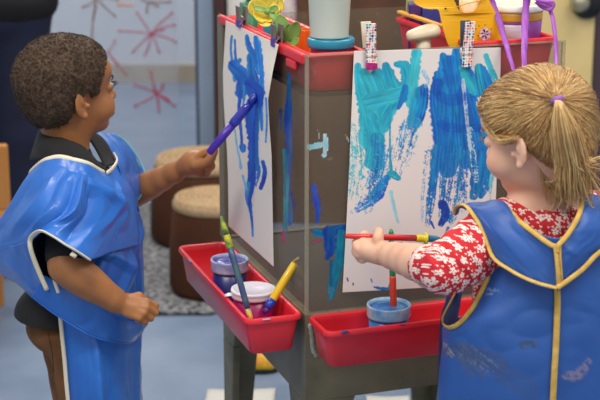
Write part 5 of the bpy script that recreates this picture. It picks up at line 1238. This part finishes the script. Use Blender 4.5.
# orange scalloped cup, teal box, green cup, white bottle behind the flower
def loft(name, c, outline, h, m, label, cat, taper=1.0, wall=0, par=None):
    R_ = [[Vector(c)+Vector((x*s_, y*s_, z)) for x, y in outline] for z, s_ in ((0,taper),(h*.5,(1+taper)/2),(h,1))]
    if wall: R_ += [[Vector(c)+Vector((x*s_, y*s_, z)) for x, y in outline] for z, s_ in ((h,.88),(h*.3,.88*taper))]
    o = MB().rings(R_).build(name, m, origin=c, bevel=.0015); return tag(o, label, cat)
sc_ = [((.019+.0022*math.cos(8*a))*math.cos(a), (.019+.0022*math.cos(8*a))*math.sin(a)) for a in np.linspace(0,2*PI,64,endpoint=False)]
yo = 2.80; zo = at(304,29,yo).z
loft('scalloped_cup', Vector((at(305,29,yo).x, yo, tz)), sc_, zo-tz, mat('orange_plastic', (240,112,30), .4), 'orange scalloped plastic cup between the leaves and the white cup', 'cup', .85, 1)
yt = 2.90; zt_ = at(272,19,yt).z; xt = at(270,19,yt).x
o = MB().box((xt-.014,yt-.012,tz),(xt+.014,yt+.016,zt_)).build('teal_box', teal, bevel=.003, origin=(xt,yt,tz)); tag(o, 'small teal box behind the yellow flower\'s stem', 'box')
yg_ = 2.99; xg = at(249,10,yg_).x; zg = at(249,3,yg_).z
o = jarlike('green_cup', Vector((xg,yg_,tz)), .015, .019, zg-tz, mat('green_plastic',(24,120,76),.4), 'dark green cup left of the yellow flower', 'cup')
# polka pieces right tray: blocks
def solidbox(name, px0, px1, py0, py1, Y, d, m, label, cat, z0=None, bev=.004):
    a = at(px0, py0, Y); b = at(px1, py1, Y); lo_ = z0 if z0 is not None else b.z
    o = MB().box((a.x,Y,lo_),(b.x,Y+d,a.z)).build(name, m, bevel=bev, seg=3, origin=((a.x+b.x)/2,Y+d/2,lo_)); return tag(o, label, cat)
indigo = mat('indigo_plastic', (72,44,120), .4); blu = mat('royal_blue_plastic', (44,66,150), .4); lime = mat('lime_plastic', (196,206,40), .4); amber = mat('amber_plastic', (244,176,40), .35)
solidbox('toy_block',409,422,4,24,2.965,.05,indigo,'purple toy block in the right storage tray','block',tz+.002)
solidbox('toy_block',422.5,441,8,24,2.955,.05,blu,'blue toy block beside the purple one in the right storage tray','block',tz+.002)
solidbox('lime_tub',408,431,-14,5,3.03,.05,lime,'lime green tub behind the toy blocks','tub',tz+.002,.006)
# yellow thin insert tray edge
o = MB(); p = [E(.318,b,ZT+.0145) for b in (.355,.12)]; q_ = [E(.330,b,ZT+.0145) for b in (.355,.12)]
o.hexa([p[0],p[1],q_[1],q_[0],*[v+Vector((0,0,.006)) for v in (p[0],p[1],q_[1],q_[0])]])
tag(o.build('yellow_ruler', amber, bevel=.0015, origin=p[0]), 'thin yellow strip lying on the rim of the right storage tray', 'strip')
# mushroom-shaped white stamper
ym = 2.735; kb = Vector((at(425,48,ym).x, ym, .9782)); 
t = empty('mushroom_stamper', kb, 'cream mushroom-shaped stamper with a stout handle', 'stamper')
crm = mat('cream_ceramic', (232,220,196), .35, c2=(220,200,170), vscale=14)
zc_ = at(424,36,ym).z-kb.z; axm = Vector((-.05,-.12,1)).normalized()
MB().lathe(kb, [(0,0),(.017,0),(.0175,.01),(.0135,zc_*.6),(.0125,zc_),(0,zc_)], 36, axis=axm).build('handle', crm, t, smooth=True)
hc = kb+axm*zc_; R_ = []
capx = Vector((1,0,.22)).normalized()
P_ = [(-.0315,.004,.003),(-.031,.0075,.006),(-.027,.011,.012),(-.018,.013,.0175),(-.006,.0150,.020),(.008,.0160,.020),(.020,.0150,.018),(.028,.011,.012),(.0315,.005,.005)]
for x, rz, ry in P_: R_.append([hc+capx*x+Vector((0,0,.006))+Vector((0,1,0))*(ry*math.cos(a))+Vector((-.2,0,1))*(rz*math.sin(a)*(1 if math.sin(a)>0 else .75)) for a in np.linspace(0,2*PI,28,endpoint=False)])
MB().rings(R_).build('cap', crm, t, smooth=True)
MB().tube([kb+axm*.062+Vector((.0150*math.cos(a),.0150*math.sin(a),.002*math.sin(a))) for a in np.linspace(0,2*PI,30)], .0007, 6).build('pencil_line', mat('grey_line',(90,90,120),.6), t)
# yellow beaked tub
yy0 = 2.728
yt_m = mat('yellow_tub_plastic', (246,190,28), .35, c2=(238,170,20), vscale=6, coat=.2)
outl = [(413,-8),(414,2),(420,6.5),(429,9),(438,9.5),(441,20),(444,32),(447,42),(452,52),(458,62),(480,66),(503,64),(503,48),(501,32),(497,16),(490,2),(484,-10),(482,-8),(480,4),(474,11),(466,13),(459,10),(455,2),(450,-6),(440,-14),(424,-14)]
def tubpt(px, py, dY): return Vector(A3(px, py, yy0+dY))
zmin = .9815
t = empty('yellow_tub', Vector((at(472,60,yy0).x, yy0+.03, zmin)), 'bright yellow tub with a pointed spout, black dot and violet flower sticker', 'tub')
fr = crom([(*p,0) for p in outl]+[(*outl[0],0)], 120)[:-1,:2]; cx_, cy_ = fr.mean(0)
rr = []
for dY, s_ in ((.000,.965),(-.004,.985),(-.004,1.0),(.000,1.0),(.05,.97),(.056,.94)):
    rr.append([tubpt(cx_+(x-cx_)*s_, cy_+(y-cy_)*s_, dY+.00002*(x-470)**2*.35) for x, y in fr])
bm = MB()
n_ = len(fr)
bm.rings([rr[1],rr[2],rr[3],rr[4],rr[5]], cap=False)
tub = bm.build('shell', yt_m, t, smooth=True)
# front and back walls (triangulated outline)
from mathutils.geometry import tessellate_polygon
for rg, nm in ((rr[1],'front_wall'),(rr[5],'rear_wall')):
    tri = tessellate_polygon([[Vector((x,y,0)) for x,y in fr]]); q = MB(); q.add(rg, tri); q.build(nm, yt_m, t)
MB().tube([tubpt(457,7,-.004),tubpt(465,4,-.008),tubpt(482,0,-.006),tubpt(486,-3,-.003)], .0011, 6).build('wire_handle', amber, t, smooth=True)
def stick(px, py, r, m, nm):
    e = np.array(tubpt(px,py,-.0046+.000007*(px-470)**2)); vd = np.array(ray(px,py)); e = e-vd*.002
    MB().lathe(e, [(0,-.0006),(r,-.0006),(r,.0006),(0,.0006)], 20, axis=(0,1,0)).build(nm, m, t)
stick(445.5,8.5,.0019,mat('black_dot',(20,18,16),.4),'dot')
vio = mat('violet_sticker', (176,120,200), .5, c2=(236,210,190), vscale=220)
q = MB(); 
for a in np.linspace(0,2*PI,6,endpoint=False)+.3:
    e = np.array(tubpt(485+3.2*math.cos(a),34-4*math.sin(a),-.004+.000007*(15)**2))-np.array(ray(485,34))*.003; q.lathe(e, [(0,-.0005),(.0048,-.0005),(.0048,.0006),(0,.0006)], 14, axis=(0,1,0))
q.build('flower_sticker', vio, t)
dk_ = mat('brown_dot',(150,90,60),.5)
q = MB()
for (x,y) in ((476,29),(479,26),(485,25),(491,29),(491,34),(478,36),(486,38)):
    e = np.array(tubpt(x,y,-.004+.000007*15**2))-np.array(ray(x,y))*.0035; q.lathe(e, [(0,-.0005),(.0013,-.0005),(.0013,.0006),(0,.0006)], 10, axis=(0,1,0))
q.build('sticker_dots', dk_, t)
# contents of the tub (cream cloth)
o = MB().lathe(Eb(470,14,yy0+.03)-Vector((0,0,.012)), [(0,0),(.016,0),(.020,.02),(.021,.045),(.017,.047),(0,.046)], 30).build('cream_cloth', mat('cream_cloth',(238,226,196),.8,c2=(222,196,170),vscale=60,bump=.5), smooth=True, origin=Eb(470,14,yy0+.03)); tag(o, 'rolled cream cloth tucked into the yellow tub', 'cloth')
# bucket with purple label
yb_ = 2.812; rimc = at(515.5,6,yb_); bb = Vector((rimc.x-.003, yb_, .9815)); hb_ = rimc.z-bb.z; rb = .0565
t = empty('paint_bucket', bb, 'white bucket with a purple and white label, tied with purple ribbons', 'bucket')
wpl = mat('white_bucket_plastic', (238,236,226), .35, var=.03)
MB().lathe(bb, [(0,0),(rb*.80,0),(rb*.82,.003),(rb*.955,hb_-.006),(rb,hb_-.006),(rb*1.02,hb_-.003),(rb*1.02,hb_+.005),(rb*.985,hb_+.007),(rb*.95,hb_+.003),(rb*.80,.01),(0,.01)], 64).build('bucket_body', wpl, t, smooth=True)
def band_(z0, z1, a0, a1, m, nm, off=.0006):
    G_ = [[bb+Vector((math.cos(a)*(rb*(.82+.135*z/(hb_-.006))+off), math.sin(a)*(rb*(.82+.135*z/(hb_-.006))+off), z)) for a in np.linspace(a0,a1,40)] for z in np.linspace(z0,z1,6)]
    return MB().grid(G_).build(nm, m, t, smooth=True, solid=.0004)
lp = mat('purple_label', (150,72,170), .4); lw = mat('white_label', (226,218,232), .4, c2=(200,186,214), vscale=60, vstretch=(.4,.4,4)); ly = mat('ochre_label', (206,160,60), .4, c2=(176,130,60), vscale=20)
band_(hb_-.024, hb_-.008, -PI, 0, ly, 'label_band'); band_(.006, hb_-.024, -PI*.38, 0.2, lp, 'label'); band_(.006, hb_-.026, -PI*.86, -PI*.38, lw, 'label_panel'); band_(hb_-.028, hb_-.024, -PI, -PI*.38, lp, 'label_stripe', .001)
MB().lathe(bb+Vector((0,0,hb_-.02)), [(0,0),(rb*.90,0)], 40).build('dry_paint', mat('olive_lime_paint',(170,176,60),.6,c2=(120,130,50),vscale=20), t)
# tools in the bucket
for (dx, dy, m_, lab, lean) in ((.0,.01,mat('teal_stick',(20,110,150),.4),'teal stick standing in the purple-labelled bucket',.35),(.030,.012,mat('pale_stick',(200,190,160),.5),'pale wooden stick leaning in the purple-labelled bucket',.1)):
    b0 = bb+Vector((dx-.012,dy,.012)); tp = b0+Vector((.12*lean,0,.13)); o = MB().tube([b0,tp],.0045,12).build('craft_stick', m_, smooth=True, origin=b0); tag(o, lab, 'stick')
# purple ribbons
rib = mat('purple_ribbon', (168,88,190), .45, c2=(140,64,166), vscale=20, vstretch=(1,1,.2), bump=.2)
t = empty('ribbon_tie', bb+Vector((0,-.07,.06)), 'long purple ribbons hanging over the bucket down towards the ponytail', 'ribbon')
def ribbon(pts, w, nm='ribbon_strip'):
    P = crom([A3(*p[:3]) for p in pts], 50); G_ = []
    for i in range(50):
        tg = P[min(i+1,49)]-P[max(i-1,0)]; tg /= np.linalg.norm(tg); sdd = np.cross(tg, (0.25,-1,.1)); sdd /= np.linalg.norm(sdd); ww = w*(.97+.06*math.sin(i*.35)); nn = np.cross(sdd, tg)
        G_.append([tuple(P[i]+sdd*(v*ww)+nn*(.0022*(1-v*v)+.0006*math.sin(i*.5+v*3))) for v in np.linspace(-1,1,9)])
    MB().grid(G_).build(nm, rib, t, smooth=True, solid=.0006)
ribbon([(489,-6,2.740),(493,4,2.738),(499,20,2.725),(504,38,2.700),(509,54,2.665),(514,72,2.60)], .0058)
ribbon([(527,-8,2.745),(526,6,2.742),(525,24,2.725),(524.5,44,2.695),(524,70,2.60)], .0072)
ribbon([(543,-4,2.745),(548,4,2.745),(552,16,2.740),(555,34,2.72),(556,54,2.70),(557,80,2.62)], .0042)
ribbon([(531,-4,2.74),(538,-1,2.73),(546,2,2.73),(553,4,2.735),(550,9,2.735),(542,6,2.74),(536,1,2.74)], .0046, 'ribbon_knot')
# ================================================================== light
W = bpy.data.worlds.new('world'); SC.world = W; W.use_nodes = True
W.node_tree.nodes['Background'].inputs[0].default_value = (1,.98,.95,1); W.node_tree.nodes['Background'].inputs[1].default_value = .55
def area(name, loc, sx, sy, e, rot=(0,0,0), c=(1,.95,.88)):
    l = bpy.data.lights.new(name,'AREA'); l.shape='RECTANGLE'; l.size=sx; l.size_y=sy; l.energy=e; l.color=c
    o = bpy.data.objects.new(name,l); COL.objects.link(o); o.location=loc; o.rotation_euler=rot; return o
area('ceiling_lamp', (-.9,1.6,2.7), 1.2,.6, 32)
area('ceiling_lamp', (1.1,1.5,2.7), 1.2,.6, 26)
area('ceiling_lamp', (-.6,4.6,2.7), 1.2,.6, 30)
area('ceiling_lamp', (-1.2,7.0,2.7), 1.2,.6, 26)
area('ceiling_lamp', (1.2,3.6,2.7), 1.2,.6, 18)
for o in list(COL.objects):
    if o.parent is None:
        for pre, gr in (('paint_pot','pots of paint in the paint trays'),('paint_brush','paint brushes'),('paint_tray','red paint trays on the easel'),('storage_tray','red storage trays in the easel top'),('toy_block','toy blocks in the storage tray'),('craft_stick','sticks standing in the bucket')):
            if o.name.startswith(pre): o['group'] = gr
SC.view_settings.view_transform = 'Standard'; SC.view_settings.look = 'None'; SC.view_settings.gamma = 1
SC.view_settings.use_curve_mapping = False; SC.view_settings.exposure = .25
SC.cycles.max_bounces = 8; SC.cycles.transparent_max_bounces = 24; SC.cycles.use_denoising = True
SC.cycles.sample_clamp_indirect = 4
